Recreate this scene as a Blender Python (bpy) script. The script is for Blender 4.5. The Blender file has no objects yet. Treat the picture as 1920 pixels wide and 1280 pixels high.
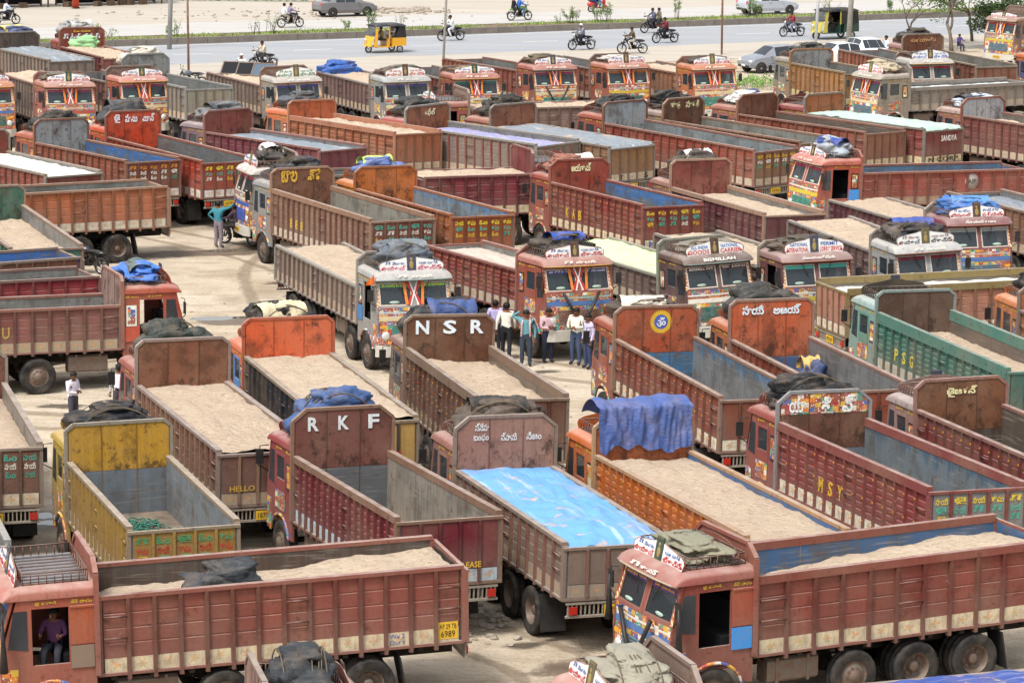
import bpy, bmesh, math, random
from mathutils import Matrix, Vector, noise
R = math.radians
scn = bpy.context.scene
COL = scn.collection
rnd = random.Random(7)

# ---------------------------------------------------------------- camera, world, sun, exposure
cam_d = bpy.data.cameras.new('camera'); cam = bpy.data.objects.new('camera', cam_d); COL.objects.link(cam)
cam_d.sensor_width = 36.0; cam_d.lens = 6085.0 / 1920.0 * 36.0; cam_d.clip_start = 1.0; cam_d.clip_end = 3000
cam.matrix_world = Matrix.Translation((0, 0, 18.52)) @ Matrix.Rotation(R(90 - 10.5), 4, 'X') @ Matrix.Rotation(R(0.6), 4, 'Z')
scn.camera = cam
SUN_EL, SUN_AZ = 58.0, 215.0          # azimuth measured clockwise from +Y: behind the camera, to its left
world = bpy.data.worlds.new('World'); scn.world = world; world.use_nodes = True
wn = world.node_tree; wn.nodes.clear()
w_out = wn.nodes.new('ShaderNodeOutputWorld'); w_bg = wn.nodes.new('ShaderNodeBackground')
w_sky = wn.nodes.new('ShaderNodeTexSky'); w_hs = wn.nodes.new('ShaderNodeHueSaturation')
w_sky.sky_type = 'NISHITA'; w_sky.sun_disc = False
w_sky.sun_elevation = R(SUN_EL); w_sky.sun_rotation = R(SUN_AZ)
w_sky.air_density = 1.2; w_sky.dust_density = 4.0; w_sky.ozone_density = 1.0
w_hs.inputs['Saturation'].default_value = 0.30
w_bg.inputs['Strength'].default_value = 0.12
wn.links.new(w_sky.outputs[0], w_hs.inputs['Color']); wn.links.new(w_hs.outputs[0], w_bg.inputs['Color'])
wn.links.new(w_bg.outputs[0], w_out.inputs['Surface'])
sun_d = bpy.data.lights.new('sun', 'SUN'); sun = bpy.data.objects.new('sun', sun_d); COL.objects.link(sun)
sun_d.energy = 1.5; sun_d.angle = R(12); sun_d.color = (1.0, 0.965, 0.92)
_a = R(SUN_AZ); _e = R(SUN_EL)
sdir = Vector((math.sin(_a) * math.cos(_e), math.cos(_a) * math.cos(_e), math.sin(_e)))
sun.rotation_euler = sdir.to_track_quat('Z', 'Y').to_euler()
vs = scn.view_settings; vs.view_transform = 'Standard'; vs.look = 'None'; vs.exposure = 1.03; vs.gamma = 1.0; vs.use_curve_mapping = False

# ---------------------------------------------------------------- colour and material helpers
def s2l(c): return c / 12.92 if c <= 0.04045 else ((c + 0.055) / 1.055) ** 2.4
def hx(h, k=1.0):
    h = h.lstrip('#'); return tuple(s2l(int(h[i:i + 2], 16) / 255) * k for i in (0, 2, 4)) + (1.0,)

class NT:
    def __init__(s, name):
        s.m = bpy.data.materials.new(name); s.m.use_nodes = True; s.t = s.m.node_tree; s.t.nodes.clear()
        s.out = s.n('ShaderNodeOutputMaterial'); s.b = s.n('ShaderNodeBsdfPrincipled')
        s.l(s.b.outputs[0], s.out.inputs['Surface'])
    def n(s, t, **k):
        x = s.t.nodes.new(t)
        for a, v in k.items(): setattr(x, a, v)
        return x
    def l(s, a, b): s.t.links.new(a, b)
    def math(s, op, a, b=None, c=None, clamp=False):
        x = s.n('ShaderNodeMath', operation=op); x.use_clamp = clamp
        for i, v in enumerate((a, b, c)):
            if v is None: continue
            if isinstance(v, (int, float)): x.inputs[i].default_value = v
            else: s.l(v, x.inputs[i])
        return x.outputs[0]
    def mix(s, f, a, b):
        x = s.n('ShaderNodeMix', data_type='RGBA')
        for i, v in ((0, f), (6, a), (7, b)):
            if isinstance(v, (int, float)): x.inputs[i].default_value = v
            elif isinstance(v, tuple): x.inputs[i].default_value = v
            else: s.l(v, x.inputs[i])
        return x.outputs[2]
    def noise(s, vec, scale, detail=3.0, rough=0.55, col=False):
        x = s.n('ShaderNodeTexNoise'); x.inputs['Scale'].default_value = scale
        x.inputs['Detail'].default_value = detail; x.inputs['Roughness'].default_value = rough
        if vec is not None: s.l(vec, x.inputs['Vector'])
        return x.outputs['Color' if col else 'Fac']
    def map(s, vec, scale):
        x = s.n('ShaderNodeMapping'); x.inputs['Scale'].default_value = scale; s.l(vec, x.inputs['Vector']); return x.outputs[0]
    def ramp(s, f, a, b):
        x = s.n('ShaderNodeMapRange'); x.inputs['From Min'].default_value = a; x.inputs['From Max'].default_value = b
        s.l(f, x.inputs['Value']); return x.outputs[0]
    def pos(s): return s.n('ShaderNodeNewGeometry').outputs['Position']
    def bump(s, h, st=0.3, dist=0.02):
        x = s.n('ShaderNodeBump'); x.inputs['Strength'].default_value = st; x.inputs['Distance'].default_value = dist
        s.l(h, x.inputs['Height']); s.l(x.outputs[0], s.b.inputs['Normal'])
    def base(s, c):
        if isinstance(c, tuple): s.b.inputs['Base Color'].default_value = c
        else: s.l(c, s.b.inputs['Base Color'])
    def set(s, **k):
        for a, v in k.items():
            a = a.replace('_', ' ')
            s.b.inputs[a].default_value = v
        return s

DUST = hx('#a89078')
def up_mask(m):
    g = m.n('ShaderNodeNewGeometry'); sp = m.n('ShaderNodeSeparateXYZ'); m.l(g.outputs['Normal'], sp.inputs[0])
    return m.ramp(sp.outputs[2], 0.2, 1.0)

def mk_paint(name='weathered_paint', stain=0.0):
    m = NT(name); oi = m.n('ShaderNodeObjectInfo'); p = m.pos()
    off = m.n('ShaderNodeVectorMath', operation='ADD'); m.l(p, off.inputs[0]); cx = m.n('ShaderNodeCombineXYZ'); m.l(m.math('MULTIPLY', oi.outputs['Random'], 30.0), cx.inputs[0]); m.l(cx.outputs[0], off.inputs[1])
    c = oi.outputs['Color']; sz = m.n('ShaderNodeSeparateXYZ'); m.l(p, sz.inputs[0])
    big = m.noise(p, 0.8, 5, 0.6); c = m.mix(m.math('MULTIPLY', m.ramp(big, 0.38, 0.68), 0.55), c, m.mix(0.5, c, DUST))
    # road dust splashed up the lower panels, with a ragged edge
    dz = m.math('ADD', sz.outputs[2], m.math('MULTIPLY', m.math('SUBTRACT', m.noise(p, 1.3, 5, 0.65), 0.5), 2.2))
    c = m.mix(m.math('MULTIPLY', m.ramp(dz, 2.35, 1.35), 0.42), c, m.mix(0.70, c, hx('#8c7a70')))
    st = m.noise(m.map(p, (9, 9, 0.55)), 1.0, 5, 0.65)                       # rain streaks
    c = m.mix(m.math('MULTIPLY', m.ramp(st, 0.48, 0.70), 0.50), c, m.mix(0.55, c, hx('#5f4c40')))
    gr = m.noise(p, 16, 6, 0.75)
    c = m.mix(m.math('MULTIPLY', m.ramp(gr, 0.50, 0.66), 0.40), c, m.mix(0.6, c, hx('#43291f')))
    rs = m.noise(off.outputs[0], 3.2, 7, 0.75)
    c = m.mix(m.math('MULTIPLY', m.ramp(rs, 0.57, 0.64), 0.55 + .3 * stain), c, hx('#583626'))
    ch = m.noise(p, 8.0, 7, 0.78)
    c = m.mix(m.math('MULTIPLY', m.ramp(ch, 0.62, 0.65), 0.4), c, hx('#a89c90'))
    if stain:
        b1 = m.noise(off.outputs[0], 1.1, 7, 0.68); c = m.mix(m.math('MULTIPLY', m.ramp(b1, 0.50, 0.62), stain), c, m.mix(0.75, c, hx('#4a3022')))
        b2 = m.math('ADD', m.noise(m.map(off.outputs[0], (1, 1, .7)), 2.6, 8, 0.75), m.math('MULTIPLY', m.math('SUBTRACT', 2.95, sz.outputs[2]), .10)); c = m.mix(m.math('MULTIPLY', m.ramp(b2, 0.56, 0.64), stain), c, hx('#3c2a20'))
    c = m.mix(m.math('MULTIPLY', up_mask(m), m.ramp(m.noise(p, 2.5, 4), 0.2, 0.8)), c, m.mix(0.6, c, hx('#cfc4ba')))
    hs = m.n('ShaderNodeHueSaturation'); hs.inputs['Saturation'].default_value = 1.0; hs.inputs['Value'].default_value = .76; m.l(c, hs.inputs['Color']); c = hs.outputs[0]
    m.base(c); m.set(Roughness=0.66); m.b.inputs['Specular IOR Level'].default_value = 0.25
    m.bump(m.noise(p, 4, 4), 0.35, 0.03); return m.m

def mk_inner():
    m = NT('worn_bed_sheet'); oi = m.n('ShaderNodeObjectInfo'); p = m.pos(); c = oi.outputs['Color']
    tc = m.n('ShaderNodeTexCoord'); uv = m.n('ShaderNodeSeparateXYZ'); m.l(tc.outputs['UV'], uv.inputs[0])
    at = m.n('ShaderNodeAttribute', attribute_type='OBJECT', attribute_name='band')
    rag = m.noise(m.map(p, (2.2, 2.2, 0.5)), 1.6, 5, 0.7)
    edge = m.math('ADD', uv.outputs[1], m.math('MULTIPLY', m.math('SUBTRACT', rag, 0.5), 1.1))
    hi = m.math('SUBTRACT', 1.0, at.outputs['Alpha'])
    k = m.math('MULTIPLY', m.math('MULTIPLY', m.math('SUBTRACT', edge, hi), 9.0, clamp=True), m.ramp(at.outputs['Alpha'], 0.0, 0.05))
    c = m.mix(k, c, at.outputs['Color'])
    st = m.noise(m.map(p, (7, 7, 0.6)), 1.0, 5, 0.65)
    c = m.mix(m.math('MULTIPLY', m.ramp(st, 0.46, 0.66), 0.60), c, hx('#6f6c66'))
    big = m.noise(p, 1.1, 5, 0.6)
    c = m.mix(m.math('MULTIPLY', m.ramp(big, 0.47, 0.62), 0.60), c, hx('#5f5c56'))
    rs = m.noise(p, 3.5, 6, 0.75)
    c = m.mix(m.math('MULTIPLY', m.ramp(rs, 0.565, 0.65), 0.7), c, hx('#6a4a34'))
    sc = m.noise(m.map(p, (1.2, 1.2, 22)), 1.0, 3)
    c = m.mix(m.math('MULTIPLY', m.ramp(sc, 0.56, 0.68), 0.4), c, hx('#b9b0a2'))
    hs = m.n('ShaderNodeHueSaturation'); hs.inputs['Value'].default_value = .62; m.l(c, hs.inputs['Color']); c = hs.outputs[0]
    m.base(c); m.set(Roughness=0.45, Metallic=0.0); m.bump(big, 0.3, 0.03); return m.m

def mk_obj(name, rough=0.6, spec=0.3, nz=6.0, amt=0.3, tint='#4a4038', bump=0.0):
    m = NT(name); oi = m.n('ShaderNodeObjectInfo'); p = m.pos(); c = oi.outputs['Color']
    f = m.noise(p, nz, 5, 0.65)
    c = m.mix(m.math('MULTIPLY', m.ramp(f, 0.45, 0.75), amt), c, hx(tint))
    m.base(c); m.set(Roughness=rough); m.b.inputs['Specular IOR Level'].default_value = spec
    if bump: m.bump(f, bump, 0.03)
    return m.m

def mk_cloth():
    m = NT('tarpaulin_cloth'); oi = m.n('ShaderNodeObjectInfo'); p = m.pos(); c = oi.outputs['Color']
    f = m.noise(p, 2.2, 5, 0.65)
    c = m.mix(m.math('MULTIPLY', m.ramp(f, 0.45, 0.72), 0.5), c, m.mix(0.55, c, DUST))
    g = m.noise(p, 9, 5, 0.7); c = m.mix(m.math('MULTIPLY', m.ramp(g, 0.55, 0.75), 0.4), c, m.mix(0.6, c, (0.02, 0.02, 0.02, 1)))
    m.base(c); m.set(Roughness=0.55); m.b.inputs['Specular IOR Level'].default_value = 0.35
    w = m.noise(m.map(p, (3, 3, 7)), 3.0, 4, 0.6); m.bump(w, 0.55, 0.06); return m.m

def mk_cover():
    m = NT('bed_cover_sheet'); oi = m.n('ShaderNodeObjectInfo'); p = m.pos(); c = oi.outputs['Color']; tc = m.n('ShaderNodeTexCoord')
    w = m.noise(m.map(tc.outputs['Object'], (.16, 3.4, 1)), 1.3, 5, .6); c = m.mix(m.math('MULTIPLY', m.ramp(w, .56, .68), .42), c, m.mix(.6, c, hx('#e8eaea')))
    d = m.noise(p, .9, 6, .68); c = m.mix(m.math('MULTIPLY', m.ramp(d, .50, .70), .45), c, m.mix(.6, c, DUST))
    f = m.noise(m.map(p, (1, 1.6, 1)), 1.7, 6, .7); c = m.mix(m.math('MULTIPLY', m.ramp(f, .605, .63), .85), c, hx('#b99a7c'))
    m.base(c); m.set(Roughness=.75); m.b.inputs['Specular IOR Level'].default_value = .15
    h = m.math('ADD', m.noise(m.map(tc.outputs['Object'], (1.2, 3.2, 1)), 2.2, 5, .6), m.math('MULTIPLY', m.noise(p, 6, 4), .4)); m.bump(h, .35, .06); return m.m

def mk_sand():
    m = NT('river_sand'); p = m.pos()
    oi = m.n('ShaderNodeObjectInfo'); base = m.mix(m.ramp(oi.outputs['Random'], 0.0, 1.0), hx('#dec8ae'), hx('#e6d2b8'))
    f = m.noise(p, 1.4, 5, 0.6); c = m.mix(m.ramp(f, 0.35, 0.7), base, m.mix(0.45, base, hx('#cbb098')))
    rip = m.noise(m.map(p, (3.0, 7.0, 3)), 1.7, 5, 0.7)
    c = m.mix(m.math('MULTIPLY', m.ramp(rip, 0.54, 0.64), 0.50), c, hx('#b08f72'))
    rip2 = m.noise(m.map(p, (2.4, 5.0, 3)), 2.6, 6, 0.72)
    c = m.mix(m.math('MULTIPLY', m.ramp(rip2, 0.585, 0.63), 0.65), c, hx('#987a60'))
    g = m.noise(p, 40, 3); c = m.mix(m.math('MULTIPLY', m.ramp(g, 0.5, 0.8), 0.35), c, hx('#ead8c4'))
    m.base(c); m.set(Roughness=0.95); m.b.inputs['Specular IOR Level'].default_value = 0.1
    h = m.math('ADD', m.math('ADD', rip, m.math('MULTIPLY', rip2, 0.8)), m.math('MULTIPLY', g, 0.25)); m.bump(h, 1.0, 0.16); return m.m

def mk_art():
    m = NT('painted_truck_art'); tc = m.n('ShaderNodeTexCoord'); oi = m.n('ShaderNodeObjectInfo')
    add = m.n('ShaderNodeVectorMath', operation='ADD'); m.l(tc.outputs['Object'], add.inputs[0]); 
    cx = m.n('ShaderNodeCombineXYZ'); m.l(m.math('MULTIPLY', oi.outputs['Random'], 17.0), cx.inputs[0]); m.l(cx.outputs[0], add.inputs[1])
    v = m.n('ShaderNodeTexVoronoi'); v.feature = 'F1'; v.distance = 'CHEBYCHEV'; v.inputs['Scale'].default_value = 6.5; v.inputs['Randomness'].default_value = 0.22
    m.l(m.map(add.outputs[0], (1.0, 1.0, 1.35)), v.inputs['Vector'])
    sp = m.n('ShaderNodeSeparateColor'); m.l(v.outputs['Color'], sp.inputs[0])
    cr = m.n('ShaderNodeValToRGB'); cr.color_ramp.interpolation = 'CONSTANT'
    cols = ['#8e4638', '#c9a53a', '#8e4638', '#2f8a78', '#d8d3c4', '#a03038', '#345a9c', '#cf7a34', '#8e4638']
    e = cr.color_ramp.elements
    while len(e) < len(cols): e.new(0.5)
    for i, c in enumerate(cols): e[i].position = i / len(cols); e[i].color = hx(c)
    m.l(sp.outputs[0], cr.inputs[0])
    v2 = m.n('ShaderNodeTexVoronoi'); v2.inputs['Scale'].default_value = 17; m.l(add.outputs[0], v2.inputs['Vector'])
    cr2 = m.n('ShaderNodeValToRGB'); cr2.color_ramp.interpolation = 'CONSTANT'; e = cr2.color_ramp.elements
    for c, q in (('#d6b13c', 0.0), ('#b9372f', 0.35), ('#e2ddcf', 0.6)):
        k = e[0] if q == 0 else (e[1] if q == 0.35 else e.new(q)); k.position = q; k.color = hx(c)
    sp2 = m.n('ShaderNodeSeparateColor'); m.l(v2.outputs['Color'], sp2.inputs[0]); m.l(sp2.outputs[1], cr2.inputs[0])
    c = m.mix(m.math('MULTIPLY', m.math('LESS_THAN', v2.outputs['Distance'], 0.34), 0.85), cr.outputs[0], cr2.outputs[0])
    p = m.pos(); c = m.mix(m.math('MULTIPLY', m.ramp(m.noise(p, 3, 5), 0.4, 0.75), 0.6), c, hx('#8f7a6a'))
    m.base(c); m.set(Roughness=0.55); return m.m

def mk_skirt():
    m = NT('painted_skirt_motif'); tc = m.n('ShaderNodeTexCoord'); oi = m.n('ShaderNodeObjectInfo'); p = m.pos()
    s = m.n('ShaderNodeSeparateXYZ'); m.l(tc.outputs['UV'], s.inputs[0])
    dx = m.math('MULTIPLY', m.math('SUBTRACT', s.outputs[0], 0.5), 1.7); dy = m.math('SUBTRACT', s.outputs[1], 0.5)
    d = m.math('ADD', m.math('SQRT', m.math('ADD', m.math('MULTIPLY', dx, dx), m.math('MULTIPLY', dy, dy))), m.math('MULTIPLY', m.math('SUBTRACT', m.noise(p, 11, 3), .5), .38))
    th = m.math('ARCTAN2', dy, dx)
    k = m.math('ADD', 3.0, m.math('FLOOR', m.math('MULTIPLY', oi.outputs['Random'], 5.0)))
    pet = m.math('ADD', 0.24, m.math('MULTIPLY', m.math('COSINE', m.math('MULTIPLY', th, k)), 0.12))
    m1 = m.math('LESS_THAN', d, pet); m2 = m.math('LESS_THAN', d, m.math('MULTIPLY', pet, 0.55))
    low = m.math('LESS_THAN', s.outputs[1], 0.33)
    colA = m.mix(oi.outputs['Random'], hx('#b8452f'), hx('#c98a3a')); colB = m.mix(oi.outputs['Random'], hx('#d8b24a'), hx('#7a9c6a'))
    c = oi.outputs['Color']
    c = m.mix(m.math('MULTIPLY', m1, 0.48), c, m.mix(low, colA, hx('#4f7f5c')))
    c = m.mix(m.math('MULTIPLY', m2, 0.42), c, colB)
    f = m.noise(p, 5, 5, 0.7); c = m.mix(m.math('MULTIPLY', m.ramp(f, 0.40, 0.66), 0.7), c, hx('#8f7f6c'))
    g = m.noise(m.map(p, (6, 6, 1.2)), 2.2, 4); c = m.mix(m.math('MULTIPLY', m.ramp(g, 0.55, 0.75), 0.5), c, hx('#6d5646'))
    m.base(c); m.set(Roughness=0.7); return m.m

def mk_plain(name, c, rough=0.6, metal=0.0, spec=0.3, nz=0, c2=None, amt=0.5, bump=0.0):
    m = NT(name); c = hx(c)
    if nz:
        p = m.pos(); f = m.noise(p, nz, 5, 0.65); cc = m.mix(m.math('MULTIPLY', m.ramp(f, 0.4, 0.75), amt), c, hx(c2)); m.base(cc)
        if bump: m.bump(f, bump, 0.03)
    else: m.base(c)
    m.set(Roughness=rough, Metallic=metal); m.b.inputs['Specular IOR Level'].default_value = spec; return m.m

def mk_glass():
    m = NT('cab_glass'); m.base(hx('#3c454a')); m.set(Roughness=0.06, Alpha=0.55); m.b.inputs['Specular IOR Level'].default_value = 0.9; return m.m

def mk_stripe():
    m = NT('striped_pillar_tape'); tc = m.n('ShaderNodeTexCoord'); s = m.n('ShaderNodeSeparateXYZ'); m.l(tc.outputs['Object'], s.inputs[0])
    k = m.math('FRACT', m.math('ADD', m.math('MULTIPLY', s.outputs[2], 9.0), m.math('MULTIPLY', s.outputs[1], 9.0)))
    m.base(m.mix(m.math('GREATER_THAN', k, 0.5), hx('#b8642f'), hx('#d9c9a0'))); m.set(Roughness=0.6); return m.m

COVER = mk_cover()
PAINT_HB = mk_paint('stained_headboard_paint', 0.75)
PAINT, INNER, CLOTH, SAND, ART, SKIRT, GLASS, STRIPE = mk_paint(), mk_inner(), mk_cloth(), mk_sand(), mk_art(), mk_skirt(), mk_glass(), mk_stripe()
PRINT = mk_obj('sign_print', 0.7, 0.2, 8, 0.35, '#8a7a6a')
CARP = mk_obj('car_paint', 0.22, 0.6, 1.0, 0.1, '#8a8078')
CLOTHES = mk_obj('clothing', 0.9, 0.1, 12, 0.25, '#3c3834')
RUBBER = mk_plain('dusty_rubber', '#201f1f', 0.8, 0, 0.25, 3.0, '#5c544c', 0.7, 0.3)
RIM = mk_plain('rusty_wheel_rim', '#6f655c', 0.6, 0.3, 0.4, 6, '#6a4630', 0.8)
CHAS = mk_plain('grimy_chassis', '#1c1917', 0.85, 0, 0.2, 3, '#443a31', 0.7)
DARK = mk_plain('dark_interior', '#17171a', 0.8)
BLACK = mk_plain('black_plastic', '#1c1c1d', 0.55, 0, 0.4, 4, '#4a443e', 0.4)
CHROME = mk_plain('dull_metal', '#a5a6a6', 0.35, 0.8, 0.5, 5, '#6f655a', 0.6)
WHITE = mk_plain('white_board', '#d6d6d2', 0.6, 0, 0.3, 5, '#a59a8c', 0.4)
YELLOW = mk_plain('yellow_plate', '#cfa52c', 0.6, 0, 0.3, 6, '#9a8040', 0.4)
REDP = mk_plain('red_reflector', '#a8281e', 0.35, 0, 0.5)
AMBER = mk_plain('amber_reflector', '#d79a2a', 0.35, 0, 0.5)
LAMP = mk_plain('lamp_lens', '#c9ccc8', 0.12, 0.2, 0.8)
ROPE = mk_plain('old_rope', '#6a5f50', 0.9, 0, 0.1, 20, '#3f382f', 0.6)
SKIN = mk_plain('brown_skin', '#6b4632', 0.6, 0, 0.3)
HAIR = mk_plain('black_hair', '#14110f', 0.6, 0, 0.3)

# ---------------------------------------------------------------- mesh helpers
class MB:
    def __init__(s): s.v = []; s.f = []; s.mi = []; s.sm = []; s.uv = None
    def add(s, vs, fs, m=0, smooth=False):
        o = len(s.v); s.v += [tuple(p) for p in vs]
        for f in fs: s.f.append(tuple(i + o for i in f)); s.mi.append(m); s.sm.append(smooth)
        return s
    def box(s, x0, x1, y0, y1, z0, z1, m=0):
        return s.add([(x0, y0, z0), (x1, y0, z0), (x1, y1, z0), (x0, y1, z0), (x0, y0, z1), (x1, y0, z1), (x1, y1, z1), (x0, y1, z1)],
                     [(0, 3, 2, 1), (4, 5, 6, 7), (0, 1, 5, 4), (1, 2, 6, 5), (2, 3, 7, 6), (3, 0, 4, 7)], m)
    def hexa(s, p, m=0):   # 8 points, bottom ring then top ring
        return s.add(p, [(0, 3, 2, 1), (4, 5, 6, 7), (0, 1, 5, 4), (1, 2, 6, 5), (2, 3, 7, 6), (3, 0, 4, 7)], m)
    def prism(s, pts, fn, a, b, m=0):   # 2-D outline (ccw) extruded from a to b; fn(u, v, w) -> xyz
        n = len(pts); vs = [fn(u, v, a) for u, v in pts] + [fn(u, v, b) for u, v in pts]
        fs = [tuple(range(n))[::-1], tuple(range(n, 2 * n))] + [(i, (i + 1) % n, n + (i + 1) % n, n + i) for i in range(n)]
        return s.add(vs, fs, m)
    def tube(s, pts, r, n=6, m=0, cap=True, smooth=True):
        pts = [Vector(p) for p in pts]; k = len(pts); rs = r if isinstance(r, (list, tuple)) else [r] * k
        vs = []; up = Vector((0, 0, 1))
        for i, p in enumerate(pts):
            d = (pts[min(i + 1, k - 1)] - pts[max(i - 1, 0)])
            d = d.normalized() if d.length > 1e-9 else Vector((1, 0, 0))
            a = d.cross(up if abs(d.z) < 0.95 else Vector((1, 0, 0))).normalized(); b = d.cross(a)
            for j in range(n):
                t = 2 * math.pi * j / n; vs.append(p + (a * math.cos(t) + b * math.sin(t)) * rs[i])
        fs = [(i * n + j, i * n + (j + 1) % n, (i + 1) * n + (j + 1) % n, (i + 1) * n + j) for i in range(k - 1) for j in range(n)]
        if cap: fs += [tuple(range(n))[::-1], tuple(range((k - 1) * n, k * n))]
        return s.add(vs, fs, m, smooth)
    def lathe(s, prof, fn, n=20, m=0, closed=False):   # prof (r, w); fn(a, b, w) -> xyz
        k = len(prof); vs = []
        for r, w in prof:
            for j in range(n):
                t = 2 * math.pi * j / n; vs.append(fn(r * math.cos(t), r * math.sin(t), w))
        fs = [(i * n + j, i * n + (j + 1) % n, ((i + 1) % k) * n + (j + 1) % n, ((i + 1) % k) * n + j) for i in range(k if closed else k - 1) for j in range(n)]
        return s.add(vs, fs, m, True)
    def grid(s, fn, nu, nv, m=0, smooth=True, wrap=False):
        vs = [fn(i / nu, j / nv) for i in range(nu + 1) for j in range(nv + 1)]
        fs = [(i * (nv + 1) + j, (i + 1) * (nv + 1) + j, (i + 1) * (nv + 1) + j + 1, i * (nv + 1) + j + 1) for i in range(nu) for j in range(nv)]
        return s.add(vs, fs, m, smooth)
    def ell(s, c, r, nu=10, nv=7, m=0, fn=None):
        def f(u, v):
            a = 2 * math.pi * u; b = math.pi * (v - 0.5); k = 1.0
            d = Vector((math.cos(b) * math.cos(a), math.cos(b) * math.sin(a), math.sin(b)))
            if fn: k = fn(d)
            return (c[0] + r[0] * d.x * k, c[1] + r[1] * d.y * k, c[2] + r[2] * d.z * k)
        return s.grid(f, nu, nv, m)
    def mesh(s, name, mats, uv=None):
        me = bpy.data.meshes.new(name); me.from_pydata(s.v, [], s.f)
        for m in mats: me.materials.append(m)
        me.polygons.foreach_set('material_index', s.mi); me.polygons.foreach_set('use_smooth', s.sm)
        if uv:
            l = me.uv_layers.new(name='UVMap')
            for lp in me.loops: l.data[lp.index].uv = uv(me.vertices[lp.vertex_index].co)
        me.update(); return me

_cache = {}
def cached(key, fn):
    if key not in _cache: _cache[key] = fn()
    return _cache[key]

def ob(name, me, parent=None, col=None, loc=None, rot=None, scale=None):
    o = bpy.data.objects.new(name, me); COL.objects.link(o)
    if parent is not None: o.parent = parent
    if col is not None: o.color = col
    if loc is not None: o.location = loc
    if rot is not None: o.rotation_euler = rot
    if scale is not None: o.scale = scale
    return o
def tag(o, label, cat, group=None, kind=None):
    if label: o['label'] = label
    if cat: o['category'] = cat
    if group: o['group'] = group
    if kind: o['kind'] = kind
    return o
def thing(name, label, cat, loc, rz=0.0, group=None):
    o = ob(name, None, None, None, loc, (0, 0, rz)); o.empty_display_size = 0.3; return tag(o, label, cat, group)

_tmp = bpy.data.scenes.new('workbench')
def baked(o):
    _tmp.collection.objects.link(o); vl = _tmp.view_layers[0]; vl.update()
    me = bpy.data.meshes.new_from_object(o.evaluated_get(vl.depsgraph)); _tmp.collection.objects.unlink(o); return me
def text_mesh(s, bold=0.0):
    def mk():
        c = bpy.data.curves.new('lettering', 'FONT'); c.body = s; c.size = 1.0; c.resolution_u = 2; c.offset = bold
        c.align_x = 'CENTER'; c.align_y = 'CENTER'; c.extrude = 0.006
        o = bpy.data.objects.new('lettering', c); me = baked(o)
        bpy.data.objects.remove(o); bpy.data.curves.remove(c)
        me.materials.clear(); me.materials.append(PRINT)
        xs = [v.co.x for v in me.vertices] or [0]; ys = [v.co.y for v in me.vertices] or [0]
        cx, cy = (min(xs) + max(xs)) / 2, (min(ys) + max(ys)) / 2
        for v in me.vertices: v.co.x -= cx; v.co.y -= cy
        me['w'] = max(xs) - min(xs); me['h'] = max(ys) - min(ys); return me
    return cached(('txt', s, bold), mk)
FACE = {'rear': ((0, -1, 0), (0, 0, 1)), 'front': ((0, 1, 0), (0, 0, 1)), 'left': ((-1, 0, 0), (0, 0, 1)), 'right': ((1, 0, 0), (0, 0, 1))}
def text(s, parent, face, loc, w, h, col, bold=0.01, tilt=0.0, name='lettering'):
    me = text_mesh(s, bold); ax, ay = Vector(FACE[face][0]), Vector(FACE[face][1]); az = ax.cross(ay)
    if tilt: 
        q = Matrix.Rotation(tilt, 3, ax); ay = q @ ay; az = q @ az
    sx, sy = w / max(me['w'], .01), h / max(me['h'], .01)
    o = ob(name, me, parent, hx(col)); M = Matrix((ax, ay, az)).transposed().to_4x4()
    M.translation = loc; o.matrix_local = M @ Matrix.Diagonal((sx, sy, min(sx, 1.0), 1)); return o

# ---------------------------------------------------------------- setting: ground, road, median
RD = Vector((.89, .456)); RN = Vector((-.456, .89))
def rp(s, n, z=0.0): return (RD.x * s + RN.x * n, RD.y * s + RN.y * n, z)
def mk_dirt():
    m = NT('packed_dirt'); p = m.pos()
    a = m.noise(p, 0.12, 6, 0.6); b2 = m.noise(p, 0.6, 6, 0.65); c = m.mix(m.ramp(a, 0.35, 0.65), hx('#cbbfac'), hx('#c0b29c'))
    c = m.mix(m.ramp(b2, 0.42, 0.72), c, hx('#ad9d87'))
    rot = m.n('ShaderNodeMapping'); rot.inputs['Rotation'].default_value = (0, 0, R(-25)); rot.inputs['Scale'].default_value = (0.5, 2.0, 1); m.l(p, rot.inputs['Vector'])
    tr = m.noise(rot.outputs[0], 0.8, 6, 0.65); c = m.mix(m.math('MULTIPLY', m.ramp(tr, 0.48, 0.66), 0.45), c, hx('#998770'))
    tr2 = m.noise(m.map(p, (1.0, 2.2, 1)), 1.0, 5, 0.7); c = m.mix(m.math('MULTIPLY', m.ramp(tr2, 0.52, 0.70), 0.25), c, hx('#d6ccbc'))
    dk = m.noise(p, 0.28, 5, 0.6); c = m.mix(m.math('MULTIPLY', m.ramp(dk, 0.53, 0.66), 0.55), c, hx('#877762'))
    g = m.noise(p, 9, 5, 0.75); c = m.mix(m.math('MULTIPLY', m.ramp(g, 0.50, 0.66), 0.5), c, hx('#8f806c'))
    m.base(c); m.set(Roughness=0.95); m.b.inputs['Specular IOR Level'].default_value = 0.12
    h = m.math('ADD', m.math('ADD', tr, m.math('MULTIPLY', b2, .8)), m.math('MULTIPLY', g, 0.3)); m.bump(h, 0.9, 0.2); return m.m
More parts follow.
